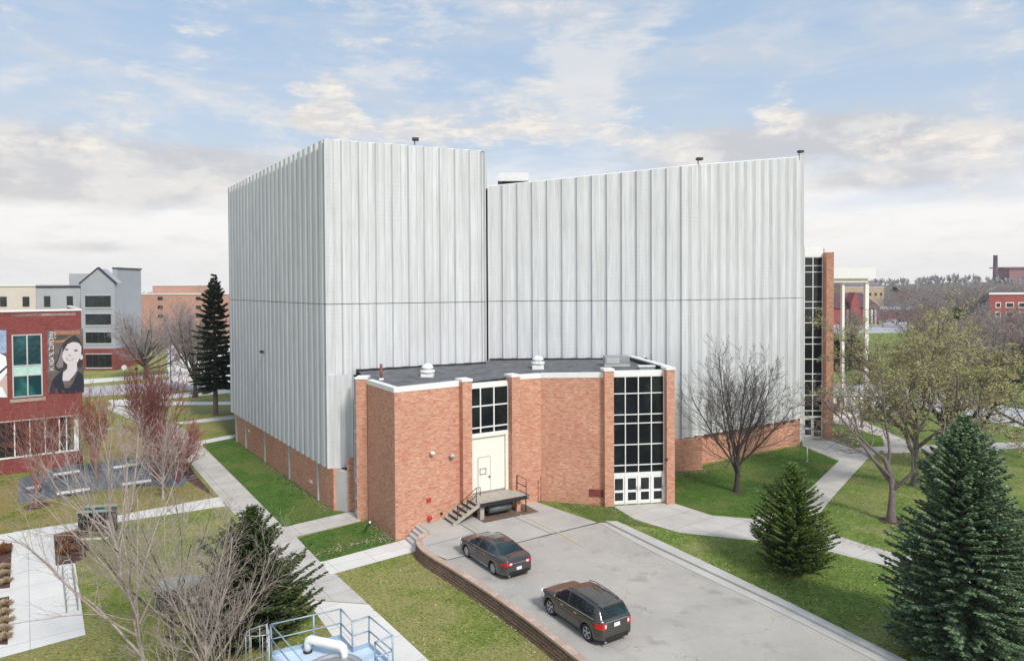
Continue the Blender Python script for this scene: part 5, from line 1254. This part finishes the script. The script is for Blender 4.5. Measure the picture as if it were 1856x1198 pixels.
# upper wall in pieces around the window
wz0, wz1 = kz(48,719), kz(48,606)
wL, wR = kp(20), kp(75)
up_ = MB(); kseg(up_, U0, wL, .4, KM, KT); kseg(up_, wR, U1, .4, KM, KT); kseg(up_, wL, wR, .4, KM, wz0-.12); kseg(up_, wL, wR, .4, wz1, KT)
a, b = U1-kn*.0, U1+kb*BKD; up_.hexa([(a.x,a.y,KM),(b.x,b.y,KM),(b.x-.4,b.y,KM),(a.x-.4,a.y,KM)][::-1],[(a.x,a.y,KT),(b.x,b.y,KT),(b.x-.4,b.y,KT),(a.x-.4,a.y,KT)][::-1])
up_.build('upper_wall', M['brick_red'], bbld)
MB().hexa([(q.x,q.y,KM-.1) for q in (U0,U1,U1+kb*BKD,U0+kb*BKD)], [(q.x,q.y,KM-.003) for q in (U0,U1,U1+kb*BKD,U0+kb*BKD)]).build('soffit', M['conc'], bbld)
MB().hexa([(q.x,q.y,KT-.4) for q in (U0,U1-kd*.4,U1+kb*BKD-kd*.4,U0+kb*BKD)], [(q.x,q.y,KT-.2) for q in (U0,U1-kd*.4,U1+kb*BKD-kd*.4,U0+kb*BKD)]).build('roof', M['path_new'], bbld)
cpm = MB(); kseg(cpm, U0, U1+kd*.06, .5, KT+.003, KT+.16, .06); a = U1; b = U1+kb*BKD; cpm.hexa([(a.x+.06,a.y,KT+.003),(b.x+.06,b.y,KT+.003),(b.x-.4,b.y,KT+.003),(a.x-.4,a.y+.4,KT+.003)][::-1],[(a.x+.06,a.y,KT+.16),(b.x+.06,b.y,KT+.16),(b.x-.4,b.y,KT+.16),(a.x-.4,a.y+.4,KT+.16)][::-1]); cpm.build('coping', M['white'], bbld)
MB().seg(wL-kd*.2, wR+kd*.2, .5, wz0-.42, wz0-.121, 0, .08).build('window_sill', simple('tan_sill',(.42,.32,.26),.8), bbld)
ow = glazing(bbld, wL, wR, [0,.5,1], [wz0, kz(48,680), kz(48,662), wz1], .10, .14, 'glass_green', 'conc')
MB().seg(wL+kd*.06, wR-kd*.06, .03, kz(48,679), kz(48,663), 0, .01).build('spandrel_panel', M['spandrel'], ow)
# banners
def banner(label, x0, x1, y0, y1): 
    r = thing('banner', label, 'banner', kp(x0))
    kseg(MB(), kp(x0), kp(x1), .04, kz(x0,y1), kz(x0,y0), .06).build('banner_cloth', M_b0, r); return r
M_b0 = simple('banner_ground', (.13,.10,.09), .7, var=.5, scale=1.3)
bn = banner('grey portrait banner of a smiling dark-haired woman with vertical white lettering', 84, 150, 598, 713)
def ml(name, c, var=.05): return simple(name, c, .7, var=var, scale=5)
c_hair = ml('print_dark', (.035,.03,.033), .5); c_face = ml('print_pale', (.62,.57,.58)); c_mid = ml('print_mid', (.22,.19,.20)); c_cl = ml('print_black', (.016,.018,.03), .3); c_or = ml('print_orange', (.36,.16,.10), .3); c_wt = ml('print_white', (.80,.80,.82))
lay = [0]
def shape(parent, name, pts, ma, lv):
    mb = MB(); q = []
    for x, y in pts:
        c = hit(x, KA, KB); c3 = Vector((c.x, c.y, kz(84+(x-84)*.0+x*0+0, y) if False else zat(x, y, c.y)))+kn*(.062+.006*lv)
        q.append(c3)
    o = [v-kn*.005 for v in q]
    xy = [Vector(((v-q[0]).dot(kd), v.z, 0)) for v in q]
    for t in tessellate_polygon([xy]):
        a, b, c = (q[k] for k in t)
        if (b-a).cross(c-a).dot(kn) < 0: t = (t[0],t[2],t[1])
        mb.poly([q[k] for k in t])
    n_ = len(q)
    for i in range(n_): j = (i+1) % n_; mb.poly([q[i], q[j], o[j], o[i]])
    return mb.build(name, ma, parent)
def Z1(pts): return [(78+x/12.475, 594+y/12.475) for x, y in pts]      # survey sheet 1
for pts in ([(230,70),(820,60),(820,150),(230,160)],[(230,290),(430,280),(620,190),(640,205),(450,330),(230,350)]): shape(bn, 'print_patch', Z1(pts), c_or, 1)
def el(cx, cy, rx, ry, n=18, rot=0): return [(cx+math.cos(6.2832*k/n)*rx*math.cos(rot)-math.sin(6.2832*k/n)*ry*math.sin(rot), cy+math.cos(6.2832*k/n)*rx*math.sin(rot)+math.sin(6.2832*k/n)*ry*math.cos(rot)) for k in range(n)]
shape(bn, 'print_hair', Z1([(700,170),(560,230),(450,330),(390,450),(350,560),(310,700),(240,800),(235,930),(330,985),(440,960),(520,900),(760,880),(840,900),(885,800),(890,640),(880,450),(850,330),(800,240)]), c_hair, 2)
shape(bn, 'print_hair', Z1([(420,420),(380,560),(330,720),(270,850),(330,920),(430,880),(440,700),(425,560)]), c_mid, 3)
shape(bn, 'print_neck', Z1([(530,800),(520,930),(430,1010),(400,1198),(560,1198),(680,1060),(750,950),(740,780)]), c_face, 3)
shape(bn, 'print_clothing', [(86,712.5),(92,690),(102,678),(112,670),(111,688),(115,703),(123,703),(131,692),(139,672),(147,678),(149.6,690),(149.6,711)], c_cl, 4)
shape(bn, 'print_face', Z1([(640,325),(540,370),(470,480),(430,560),(412,650),(440,740),(500,810),(590,845),(680,830),(760,780),(800,700),(835,620),(850,520),(850,420),(800,350),(730,325)]), c_face, 4)
shape(bn, 'print_ear', Z1(el(845,660,38,62)), c_face, 4)
for e in (el(515,490,42,22), el(725,512,48,24)): shape(bn, 'print_eye', Z1(e), c_mid, 5)
for e in (el(515,494,16,12,10), el(730,516,18,13,10)): shape(bn, 'print_pupil', Z1(e), c_hair, 6)
shape(bn, 'print_mouth', Z1([(485,670),(560,700),(640,700),(700,690),(640,735),(580,750),(525,725)]), c_mid, 5)
shape(bn, 'print_teeth', Z1([(520,692),(560,706),(640,706),(672,700),(625,724),(580,732),(545,718)]), c_wt, 6)
shape(bn, 'print_nose', Z1([(545,625),(580,640),(625,628),(600,612),(570,612)]), c_mid, 5)
def vtext(parent, txt, px, y0, y1, size_px, ma, name):
    cu = bpy.data.curves.new(name, 'FONT'); cu.body = txt; cu.size = 1; cu.extrude = .004; cu.align_x = 'LEFT'
    o = bpy.data.objects.new(name, cu); col.objects.link(o); bpy.context.view_layer.update()
    me = bpy.data.meshes.new_from_object(o.evaluated_get(bpy.context.evaluated_depsgraph_get())); bpy.data.objects.remove(o)
    xs = [v.co.x for v in me.vertices]; L_ = max(xs)-min(xs); c = kp(px, .10); za, zb = zat(px, y0, c.y), zat(px, y1, c.y); sx = (za-zb)/L_; sy = size_px*c.y/F/.72
    Mx = Matrix(((0, kd.x*sy, kn.x, c.x), (0, kd.y*sy, kn.y, c.y), (-sx, 0, 0, za), (0,0,0,1)))
    me.transform(Matrix.Translation(-parent.location) @ Mx); me.materials.clear(); me.materials.append(ma)
    o = bpy.data.objects.new(name, me); col.objects.link(o); o.parent = parent; return o
vtext(bn, "PANCRATZ, '76, MDN '14", 87.2, 601, 671, 7.6, c_wt, 'lettering'); vtext(bn, "'03", 97.5, 601, 613, 2.6, c_face, 'small_lettering')
b2 = banner('blue and white portrait banner cut off by the left edge of the picture', -42, 11, 598, 722)
sky_b = ml('print_blue', (.30,.38,.55), .3); 
shape(b2, 'print_sky', [(-41,599),(10.5,598.5),(10.5,640),(-41,641)], sky_b, 1)
shape(b2, 'print_shirt', [(-41,650),(0,641),(9,646),(10.5,660),(10.5,676),(-10,700),(-41,700)], c_wt, 2)
shape(b2, 'print_skin', [(-41,686),(10.5,680),(10.5,718),(-41,719)], ml('print_skin', (.55,.40,.36)), 1)
shape(b2, 'print_sleeve', [(-3,700),(2,702),(6,712),(10.5,720),(-8,720)], c_wt, 3)
shape(b2, 'print_tie', [(-6,676),(10.5,662),(10.5,666),(-6,681)], c_cl, 3)
# ================================================================ BUILDINGS BEYOND (left)
GY = 139
def fx(px, Y): return hit(px, (0,Y), (10,Y)).x
def block(mb, xa, xb, Y, dep, z0, z1): return mb.box(fx(xa,Y), Y, z0, fx(xb,Y), Y+dep, z1)
gm = simple('grey_render', (.37,.385,.42), .8, var=.06, scale=.3); gm2 = simple('mid_grey_render', (.42,.43,.45), .8, var=.06, scale=.3); dk = simple('dark_trim', (.03,.035,.05), .6)
gb = thing('gabled_building', 'four-storey grey building with a dark-edged gable and wide windows', 'building', (fx(150,GY),GY,0))
gz = zat(230,487,GY); bzz = zat(230,632,GY)
block(MB(), 205, 213, GY, 9, bzz, gz).build('grey_wall', gm, gb); block(MB(), 205, 213.2, GY-.05, 9.1, 0, bzz-.003).build('brick_plinth', M['brick_red'], gb)
block(MB(), 204, 214, GY-.15, 9.3, gz, gz+.25).build('roof_edge', dk, gb)
block(MB(), 126, 205, GY+3, 4, 0, zat(150,496,GY+3)).build('rear_wall', gm2, gb)
ye = GY-3; zE = zat(178,513,ye); zP = zat(178,487,ye); xa, xb, xc = fx(147,ye), fx(208,ye), fx(179,ye)
zb2 = zat(178,632,ye)
g = MB(); g.box(xa,ye,zb2,xb,GY-.06,zE); g.hexa([(xa,ye,zE),(xb,ye,zE),(xb,GY-.06,zE),(xa,GY-.06,zE)],[(xc-.01,ye,zP),(xc+.01,ye,zP),(xc+.01,GY-.06,zP),(xc-.01,GY-.06,zP)]); g.build('gable_wall', gm, gb)
MB().box(xa-.02,ye-.04,0,xb+.02,GY-.1,zb2-.003).build('brick_plinth', M['brick_red'], gb)
for s, e in ((xa-.3, xc), (xb+.3, xc)):
    MB().hexa([(s,ye-.15,zE-.25),(e,ye-.15,zP+.03),(e,ye+.5,zP+.03),(s,ye+.5,zE-.25)] if s < e else [(e,ye-.15,zP+.03),(s,ye-.15,zE-.25),(s,ye+.5,zE-.25),(e,ye+.5,zP+.03)], [(s,ye-.15,zE),(e,ye-.15,zP+.3),(e,ye+.5,zP+.3),(s,ye+.5,zE)] if s < e else [(e,ye-.15,zP+.3),(s,ye-.15,zE),(s,ye+.5,zE),(e,ye+.5,zP+.3)]).build('gable_roof', dk, gb)
lt = simple('pale_trim', (.55,.56,.56), .6)
for y0, y1 in ((536,557),(569,589),(602,622),(642,666)):
    o = MB().box(fx(155,ye), ye-.08, zat(178,y1,ye), fx(201,ye), ye-.02, zat(178,y0,ye)).build('window', M['glass'], gb)
    f = MB(); za, zb_ = zat(178,y1,ye), zat(178,y0,ye)
    f.box(fx(154,ye),ye-.14,za-.22,fx(202,ye),ye-.02,za-.003); f.box(fx(154,ye),ye-.14,zb_+.003,fx(202,ye),ye-.02,zb_+.15); f.build('frame', lt, o)
    for k in range(1,4): x = lerp(fx(155,ye),fx(201,ye),k/4); MB().box(x-.05,ye-.12,za,x+.05,ye-.081,zb_).build('mullion', dk, o)
cb = thing('low_grey_building', 'flat grey wing joined to the gabled building, with dark square windows', 'building', (fx(100,GY+1),GY+1,0))
block(MB(), 66, 146, GY+1, 14, 0, zat(100,521,GY+1)).build('wall', gm2, cb); block(MB(), 65, 146.5, GY+.8, 14.4, zat(100,521,GY+1)+.003, zat(100,518,GY+1)).build('roof_edge', dk, cb)
for x in (80,121): MB().box(fx(x,GY+.9),GY+.9,zat(x,556,GY),fx(x+11,GY+.9),GY+.99,zat(x,537,GY)).build('window', M['glass'], cb)
cm = thing('cream_building', 'pale cream flat-roofed building at the far left edge', 'building', (fx(20,GY+2),GY+2,0))
block(MB(), -90, 65.5, GY+2, 14, 0, zat(30,519,GY+2)).build('wall', simple('cream_render',(.66,.58,.52),.8,var=.05,scale=.3), cm); block(MB(), -91, 66, GY+1.8, 14.4, zat(30,519,GY+2)+.003, zat(30,516,GY+2)).build('roof_edge', M['white'], cm)
for x in (-60,-30,0,41): MB().box(fx(x,GY+1.9),GY+1.9,zat(x,556,GY),fx(x+12,GY+1.9),GY+1.99,zat(x,538,GY)).build('window', M['glass'], cm)
OY = 205; ob = thing('orange_brick_building', 'orange brick block with a smaller brick box on its roof, left of the hall', 'building', (fx(300,OY),OY,0))
block(MB(), 250, 420, OY, 25, 0, zat(300,534,OY)).build('wall', M['brick_far'], ob); block(MB(), 277, 358, OY+4, 12, zat(300,534,OY), zat(300,518,OY)).build('penthouse', M['brick_far'], ob)
block(MB(), 249.5, 421, OY-.2, 25.4, zat(300,534,OY)+.003, zat(300,532.5,OY)).build('coping', M['white'], ob); block(MB(), 276.5, 358.5, OY+3.8, 12.4, zat(300,518,OY)+.003, zat(300,516.5,OY)).build('coping', M['white'], ob)
for x in (286,355): 
    for y in (538,554,570):
        MB().box(fx(x,OY-.1),OY-.1,zat(x,y+6,OY),fx(x+9,OY-.1),OY-.02,zat(x,y,OY)).build('window', M['glass'], ob)
# ================================================================ BUILDINGS BEYOND (right)
def hz(px, py, Y): return zat(px, py, Y)
YC = 268; ch = thing('brick_church', 'red brick hall with steep purple-brown roofs and pale buttresses behind the portico columns', 'building', (fx(1550,YC),YC,UZ))
pr = simple('purple_roof', (.11,.06,.07), .8, var=.2, scale=.4); xA, xB = fx(1507,YC), fx(1594,YC); zw = hz(1550,558,YC); zr_ = hz(1550,531,YC)
MB().box(xA,YC,UZ,xB,YC+16,zw).build('wall', M['brick_scarlet'], ch)
MB().hexa([(xA-.5,YC-.6,zw),(xB+.5,YC-.6,zw),(xB+.5,YC+16.6,zw),(xA-.5,YC+16.6,zw)],[(xA+4,YC+7.9,zr_),(xB-3,YC+7.9,zr_),(xB-3,YC+8.1,zr_),(xA+4,YC+8.1,zr_)]).build('roof', pr, ch)
xg = fx(1546,YC); MB().box(xg-1.6,YC-2,UZ,xg+1.6,YC,hz(1546,548,YC)).build('entrance_bay', M['brick_scarlet'], ch)
MB().hexa([(xg-1.6,YC-2,hz(1546,548,YC)),(xg+1.6,YC-2,hz(1546,548,YC)),(xg+1.6,YC+3,hz(1546,548,YC)),(xg-1.6,YC+3,hz(1546,548,YC))],[(xg-.1,YC-2,hz(1546,530,YC)),(xg+.1,YC-2,hz(1546,530,YC)),(xg+.1,YC+3,hz(1546,530,YC)),(xg-.1,YC+3,hz(1546,530,YC))]).build('bay_gable', M['brick_scarlet'], ch)
for px in (1536,1554,1565,1579,1586): x = fx(px,YC); MB().box(x-.35,YC-.6,UZ,x+.35,YC-.003,hz(px,561,YC)).build('buttress', M['white'], ch)
YT = 340; tn = thing('tan_building', 'tan stone building with a grey-brown roof behind the brick church', 'building', (fx(1580,YT),YT,UZ))
xA, xB = fx(1525,YT), fx(1602,YT); zw = hz(1570,519,YT)
MB().box(xA,YT,UZ,xB,YT+14,zw).build('wall', simple('tan_wall',(.48,.36,.24),.85,var=.1,scale=.4), tn)
MB().hexa([(xA-.4,YT-.4,zw),(xB+.4,YT-.4,zw),(xB+.4,YT+14.4,zw),(xA-.4,YT+14.4,zw)],[(xA+3,YT+6,hz(1570,509,YT)),(xB-3,YT+6,hz(1570,509,YT)),(xB-3,YT+8,hz(1570,509,YT)),(xA+3,YT+8,hz(1570,509,YT))]).build('roof', simple('brown_roof',(.2,.16,.17),.85,var=.2,scale=.4), tn)
for px in (1577,1587,1597,1545,1556):
    for y in (532,): x = fx(px,YT); MB().box(x-.5,YT-.1,hz(px,y+4,YT),x+.5,YT-.02,hz(px,y-1,YT)).build('window', M['glass'], tn)
MB().box(xA,YT-.12,zw-.6,xB,YT-.02,zw-.25).build('cornice', M['white'], tn)
YS = 208; sb = thing('scarlet_brick_building', 'scarlet brick building with white-framed windows at the far right', 'building', (fx(1830,YS),YS,UZ))
xA, xB = fx(1793,YS), fx(1960,YS); zt_ = hz(1820,534,YS)
kq = (YS+14)/YS
skw = lambda d, z: [(xA-d,YS-d,z),(xB,YS-d,z),(xB*kq,YS+14+d,z),((xA+.3)*kq-d,YS+14+d,z)]
MB().hexa(skw(0,UZ), skw(0,zt_)).build('wall', M['brick_scarlet'], sb); MB().hexa(skw(.3,zt_+.003), skw(.3,zt_+.45)).build('cornice', M['white'], sb)
for y in (553,570,587,604):
    for px, ww_ in ((1809,1.1),(1830,2.0),(1853,2.0),(1878,2.0),(1902,1.1)):
        x = fx(px,YS); z = hz(px,y,YS); o = MB().box(x-ww_/2,YS-.12,z-.6,x+ww_/2,YS-.06,z+.6).build('window', M['glass'], sb)
        MB().box(x-ww_/2-.25,YS-.06,z-.85,x+ww_/2+.25,YS-.003,z+.85).build('frame', M['white'], o)
YL = 300; lb_ = thing('low_brick_building', 'long low brick building with a white roof among the distant trees', 'building', (fx(1630,YL),YL,UZ))
MB().box(fx(1592,YL),YL,UZ,fx(1700,YL),YL+16,hz(1630,561,YL)).build('wall', M['brick_red'], lb_); MB().box(fx(1590,YL),YL-.5,hz(1630,561,YL)+.003,fx(1702,YL),YL+17,hz(1630,558,YL)).build('roof', M['white'], lb_)
hy = 780
p = D(1804,494,hy); r = thing('chimney_stack', 'tall purple-brown brick chimney rising above the distant hill', 'chimney', (p.x,hy,10)); tp_ = zat(1804,463,hy)
MB().lathe((p.x,hy,10), [(2.6,0),(2.4,(tp_-10)*.6),(2.1,tp_-11),(2.5,tp_-11),(2.5,tp_-10)], 14).build('shaft', simple('purple_brick',(.17,.08,.10),.85,var=.2,scale=.3), r)
pb = simple('pink_brick', (.30,.14,.13), .85, var=.15, scale=.2)
hb_ = thing('hilltop_building', 'flat brown brick building on the hilltop to the right of the tall chimney', 'building', (fx(1850,hy),hy,20))
MB().box(fx(1829,hy),hy,15,fx(1900,hy),hy+20,zat(1850,485,hy)).build('wall', pb, hb_); MB().box(fx(1817,hy),hy-2,zat(1850,486,hy)+.01,fx(1901,hy),hy+22,zat(1850,484,hy)).build('roof', pb, hb_)
# ================================================================ LEFT COURT FURNITURE
def bench(ax, ay, bx, by, label):
    a, b = P(ax,ay,.45), P(bx,by,.45); d = (b-a); r = thing('stone_bench', label, 'bench', P(ax,ay+6), 'white benches on the grey patio')
    c = (a+b)/2; MB().obox(c, d, d.length, .42, .34, .45).build('seat', M['white'], r)
    for t in (.12,.88): MB().obox(lerp(a,b,t), d, .3, .36, 0, .34).build('leg', simple('dark_stone', (.08,.08,.09), .8) if 'dstone' not in M else M['dstone'], r)
M['dstone'] = simple('dark_stone', (.08,.08,.09), .8)
bench(103,893,163,884,'white bench at the front edge of the patio, left of centre')
bench(96,859,144,852,'white bench at the rear left of the patio, nearest the brick wall')
bench(222,876,274,869,'white bench at the front edge of the patio, right of centre')
bench(206,846,252,839,'white bench at the rear right of the patio, before the maroon tree')
bench(48,884,73,879,'shortest white bench, alone at the left end of the patio')
a, b = P(97,852,.5), P(145,842,.5); o = MB().obox((a+b)/2, b-a, (b-a).length, .9, 0, .55).build('stone_block', M['paver']); o['label'] = 'long grey stone block against the brick wall behind the patio'; o['category'] = 'block'
# green enclosure
p = P(178,972); r = thing('green_enclosure', 'dark green metal enclosure with pale green top bars beside the cross path', 'enclosure', p); dg_ = simple('dark_green', (.02,.045,.03), .5); pg = simple('pale_green', (.30,.42,.36), .5)
ud = Vector((.99,.16,0)); vd = Vector((-.16,.99,0))
for a in (-.9,.9):
    for b in (-.55,.55): q = p+ud*a+vd*b; MB().obox(q, ud, .1, .1, 0, 1.8).build('post', dg_, r)
MB().obox(p+vd*.55, ud, 1.7, .05, .2, 1.75).build('back_panel', simple('rust_panel',(.09,.055,.05),.8,var=.5,scale=6), r); MB().obox(p-ud*.9, vd, 1.0, .05, .1, 1.75).build('side_panel', dg_, r)
for b in (-.55,.55): MB().obox(p+vd*b, ud, 2.0, .28, 1.8, 1.88).build('top_bar', pg, r)
MB().obox(p, ud, 1.9, .9, 1.76, 1.798).build('roof', dg_, r); MB().obox(p-vd*.55, ud, 1.8, .06, 0, .12).build('bottom_rail', M['white'], r)
# utility cabinet
p = P(328,1098); r = thing('utility_cabinet', 'green transformer box with a pale sloping lid on the lawn', 'utility box', p)
MB().obox(p, (.97,.24), 2.1, 1.3, 0, 1.15).build('body', dg_, r); MB().obox(p, (.97,.24), 2.2, 1.4, 1.153, 1.26).build('lid', simple('lid_green',(.30,.38,.34),.5,var=.15), r)
q = p+Vector((.95,-.55,0)); MB().obox((q.x,q.y-.02), (.97,.24), .25, .08, .45, .7).build('notice_plate', M['white'], r)
# bicycle rack
a, b = P(122,1040), P(131,1108); r = thing('bicycle_rack', 'long grey tube bicycle rack at the right edge of the pale plaza', 'bicycle rack', b); d = (b-a); L_ = d.length; d.normalize(); s_v = Vector((-d.y,d.x,0))
for k in range(8):
    c = a+d*L_*k/7; mb = MB(); mb.tube([c-s_v*.24, c-s_v*.24+Vector((0,0,.62)), c-s_v*.12+Vector((0,0,.8)), c+s_v*.12+Vector((0,0,.8)), c+s_v*.24+Vector((0,0,.62)), c+s_v*.24], .024, 6); mb.build('hoop', M['grey_metal'], r)
for sg in (-1,1): MB().tube([a+s_v*.24*sg+Vector((0,0,.06)), b+s_v*.24*sg+Vector((0,0,.06))], .022, 6).build('base_rail', M['grey_metal'], r)
# dry ornamental clumps in the beds
def clump(H, Rr, n, ma, label, seed, loc, group, cat='shrub', name='dry_shrub'):
    rnd = random.Random(seed); r = thing(name, label, cat, loc, group); mb = MB(); b = Vector(loc)
    for _ in range(n):
        a = rnd.uniform(0,6.28); t = rnd.uniform(.05,1); q = b+Vector((math.cos(a)*Rr*.3*t, math.sin(a)*Rr*.3*t, 0)); e = b+Vector((math.cos(a)*Rr*t, math.sin(a)*Rr*t, H*rnd.uniform(.5,1)*(1.15-t*.6)))
        u = Vector((-math.sin(a), math.cos(a), 0))*.03; m_ = lerp(q,e,.55)+Vector((0,0,H*.15)); mb.poly([q-u, q+u, m_+u, e, m_-u])
    mb.build('foliage', ma, r); return r
mo = island('dry_orange', [(.16,.07,.03),(.30,.13,.05),(.22,.10,.05)]); mt_ = island('dry_straw', [(.42,.32,.2),(.55,.44,.30),(.32,.24,.15)])
c1_ = clump(.8,.6,260,mo,'rusty shrub in the mulch bed right of the plaza, nearest the cross path',1,P(118,985),'rusty shrubs in the mulch beds')
for (px, py), lb in (((140,978),'rusty shrub in the mulch bed beside the green enclosure'),((120,1003),'rusty shrub in the mulch bed directly behind the bicycle rack'),((145,1000),'rusty shrub at the lawn side of the mulch bed behind the bicycle rack'),((6,1003),'rusty shrub in the mulch bed at the left picture edge')):
    o = copy_tree(c1_); o.location = P(px,py); o['label'] = lb; o.rotation_euler.z = px
c2_ = clump(.35,.55,160,mt_,'straw tuft in the upper left mulch bed, just below the rusty shrub',2,P(6,1030),'straw tufts in the left mulch beds',cat='grass tuft',name='straw_tuft')
for i, (px, py) in enumerate(((6,1042),(8,1056),(6,1098),(6,1113),(7,1128),(6,1143),(5,1158))):
    o = copy_tree(c2_); o.location = P(px,py); o.rotation_euler.z = i*1.3
    o['label'] = ('straw tuft in the middle of the upper left mulch bed','straw tuft at the lower end of the upper left mulch bed','straw tuft topmost in the lower left mulch bed','straw tuft second from the top in the lower left mulch bed','straw tuft in the middle of the lower left mulch bed','straw tuft second from the bottom in the lower left mulch bed','straw tuft lowest in the lower left mulch bed')[i]
# ================================================================ FOREGROUND TANK DECK
DK = 3.5
def dp(px, py, z=DK): return P(px, py, z)
base = thing('tank_deck', 'pale blue painted deck with a hatch ring at the bottom edge', 'platform', dp(600,1190))
A_, B_, C_, D_, E_ = dp(492,1187), dp(618,1156.5), dp(639,1181), dp(669,1171), dp(712,1209)
bk_ = (E_-D_).normalized(); deck = [A_, B_, C_, D_, E_, E_+bk_*3, dp(560,1290), A_+bk_*1.5]
MB().flat([V2(v) for v in deck], DK, 0, .25).build('deck_plate', M['deck'], base)
inn_ = [V2(lerp(v, sum(deck, Vector())/len(deck), .03)) for v in deck]
MB().flat(inn_, DK-.255, 0, DK-.25).build('tank_wall', M['conc'], base)
lp = MB()
for a, b in ((A_,B_),(B_,C_),(C_,D_),(D_,E_)): d = (b-a); lp.obox((a+b)/2, d, d.length, .04, DK+.003, DK+.14)
lp.build('toe_board', M['galv'], base)
c = dp(604,1222); MB().lathe(c, [(1.0,0),(1.0,.18),(.94,.2),(.90,.2),(.88,.12)], 32).build('hatch_ring', M['grey_metal'], base)
rl = thing('safety_railing', 'pale blue-grey pipe railing round the tank deck', 'railing', B_)
mp_ = dp(568,1159+8)
H_ = 1.08
for v in (A_, lerp(A_,B_,.60), B_, C_, D_, E_): MB().tube([v, v+Vector((0,0,H_))], .032, 8).build('post', M['galv'], rl)
F_, G_ = dp(680,1222), dp(705,1248)
for v in (F_, G_): MB().tube([v, v+Vector((0,0,H_))], .03, 8).build('post', M['galv'], rl)
for h in (H_, H_*.52):
    for a, b in ((A_,B_),(B_,C_),(C_,D_),(D_,E_),(E_,F_),(F_,G_),(A_,dp(548,1258))): MB().tube([a+Vector((0,0,h)), b+Vector((0,0,h))], .025, 8).build('rail', M['galv'], rl)
pp = thing('white_pipe', 'white insulated pipe with two downward elbows on the tank deck', 'pipe', dp(560,1182))
a, b = dp(558,1181), dp(624,1196); zc = DK+.42
mb = MB(); mb.tube([a, Vector((a.x,a.y,zc-.12)), Vector((a.x,a.y,zc))+(b-a)*.03, Vector((a.x,a.y,zc+.05))+(b-a)*.1, Vector((b.x,b.y,zc+.05))-(b-a)*.1, Vector((b.x,b.y,zc))-(b-a)*.03, Vector((b.x,b.y,zc-.12)), b], [.11,.13,.15,.15,.15,.15,.13,.11], 14)
mb.build('pipe_run', M['white'], pp)
for v in (a, b): MB().lathe(v, [(.16,0),(.16,.05),(.12,.07)], 12).build('flange', M['black'], pp)
ld = thing('caged_ladder', 'grey ladder with safety cage at the left end of the tank deck', 'ladder', (A_.x-.5,A_.y-.1,0))
lx = A_+Vector((-.12,.02,0))-Vector((0,0,0)); la = Vector((lx.x, lx.y, 0))
fw_ = (A_-B_).normalized(); sw_ = Vector((-fw_.y, fw_.x, 0))
for sg in (-1,1): MB().tube([la+sw_*.22*sg, la+sw_*.22*sg+Vector((0,0,DK+1.0))], .025, 6).build('stile', M['grey_metal'], ld)
for k in range(13): z = .3+k*.32; MB().tube([la-sw_*.22+Vector((0,0,z)), la+sw_*.22+Vector((0,0,z))], .014, 5).build('rung', M['grey_metal'], ld)
def arc(z): return [la+sw_*.38*math.cos(t)+fw_*(.72*math.sin(t))+Vector((0,0,z)) for t in [math.pi*k/10 for k in range(11)]]
for z in (2.4,3.3,4.4): MB().tube(arc(z), .02, 6).build('cage_hoop', M['grey_metal'], ld)
for k in (1,3,5,7,9): MB().tube([arc(2.4)[k], arc(4.4)[k]], .012, 5).build('cage_bar', M['grey_metal'], ld)

# ================================================================ AIR
hm = bpy.data.materials.new('haze_air'); hm.use_nodes = True
for n in list(hm.node_tree.nodes):
    if n.type == 'BSDF_PRINCIPLED': hm.node_tree.nodes.remove(n)
pv = hm.node_tree.nodes.new('ShaderNodeVolumePrincipled'); pv.inputs['Color'].default_value = (.93,.95,1,1); pv.inputs['Density'].default_value = .00022; pv.inputs['Anisotropy'].default_value = .2
hm.node_tree.links.new(pv.outputs[0], hm.node_tree.nodes['Material Output'].inputs['Volume'])
MB().box(-1520,-80,-3,2120,1520,70).build('haze', hm, kind='stuff')
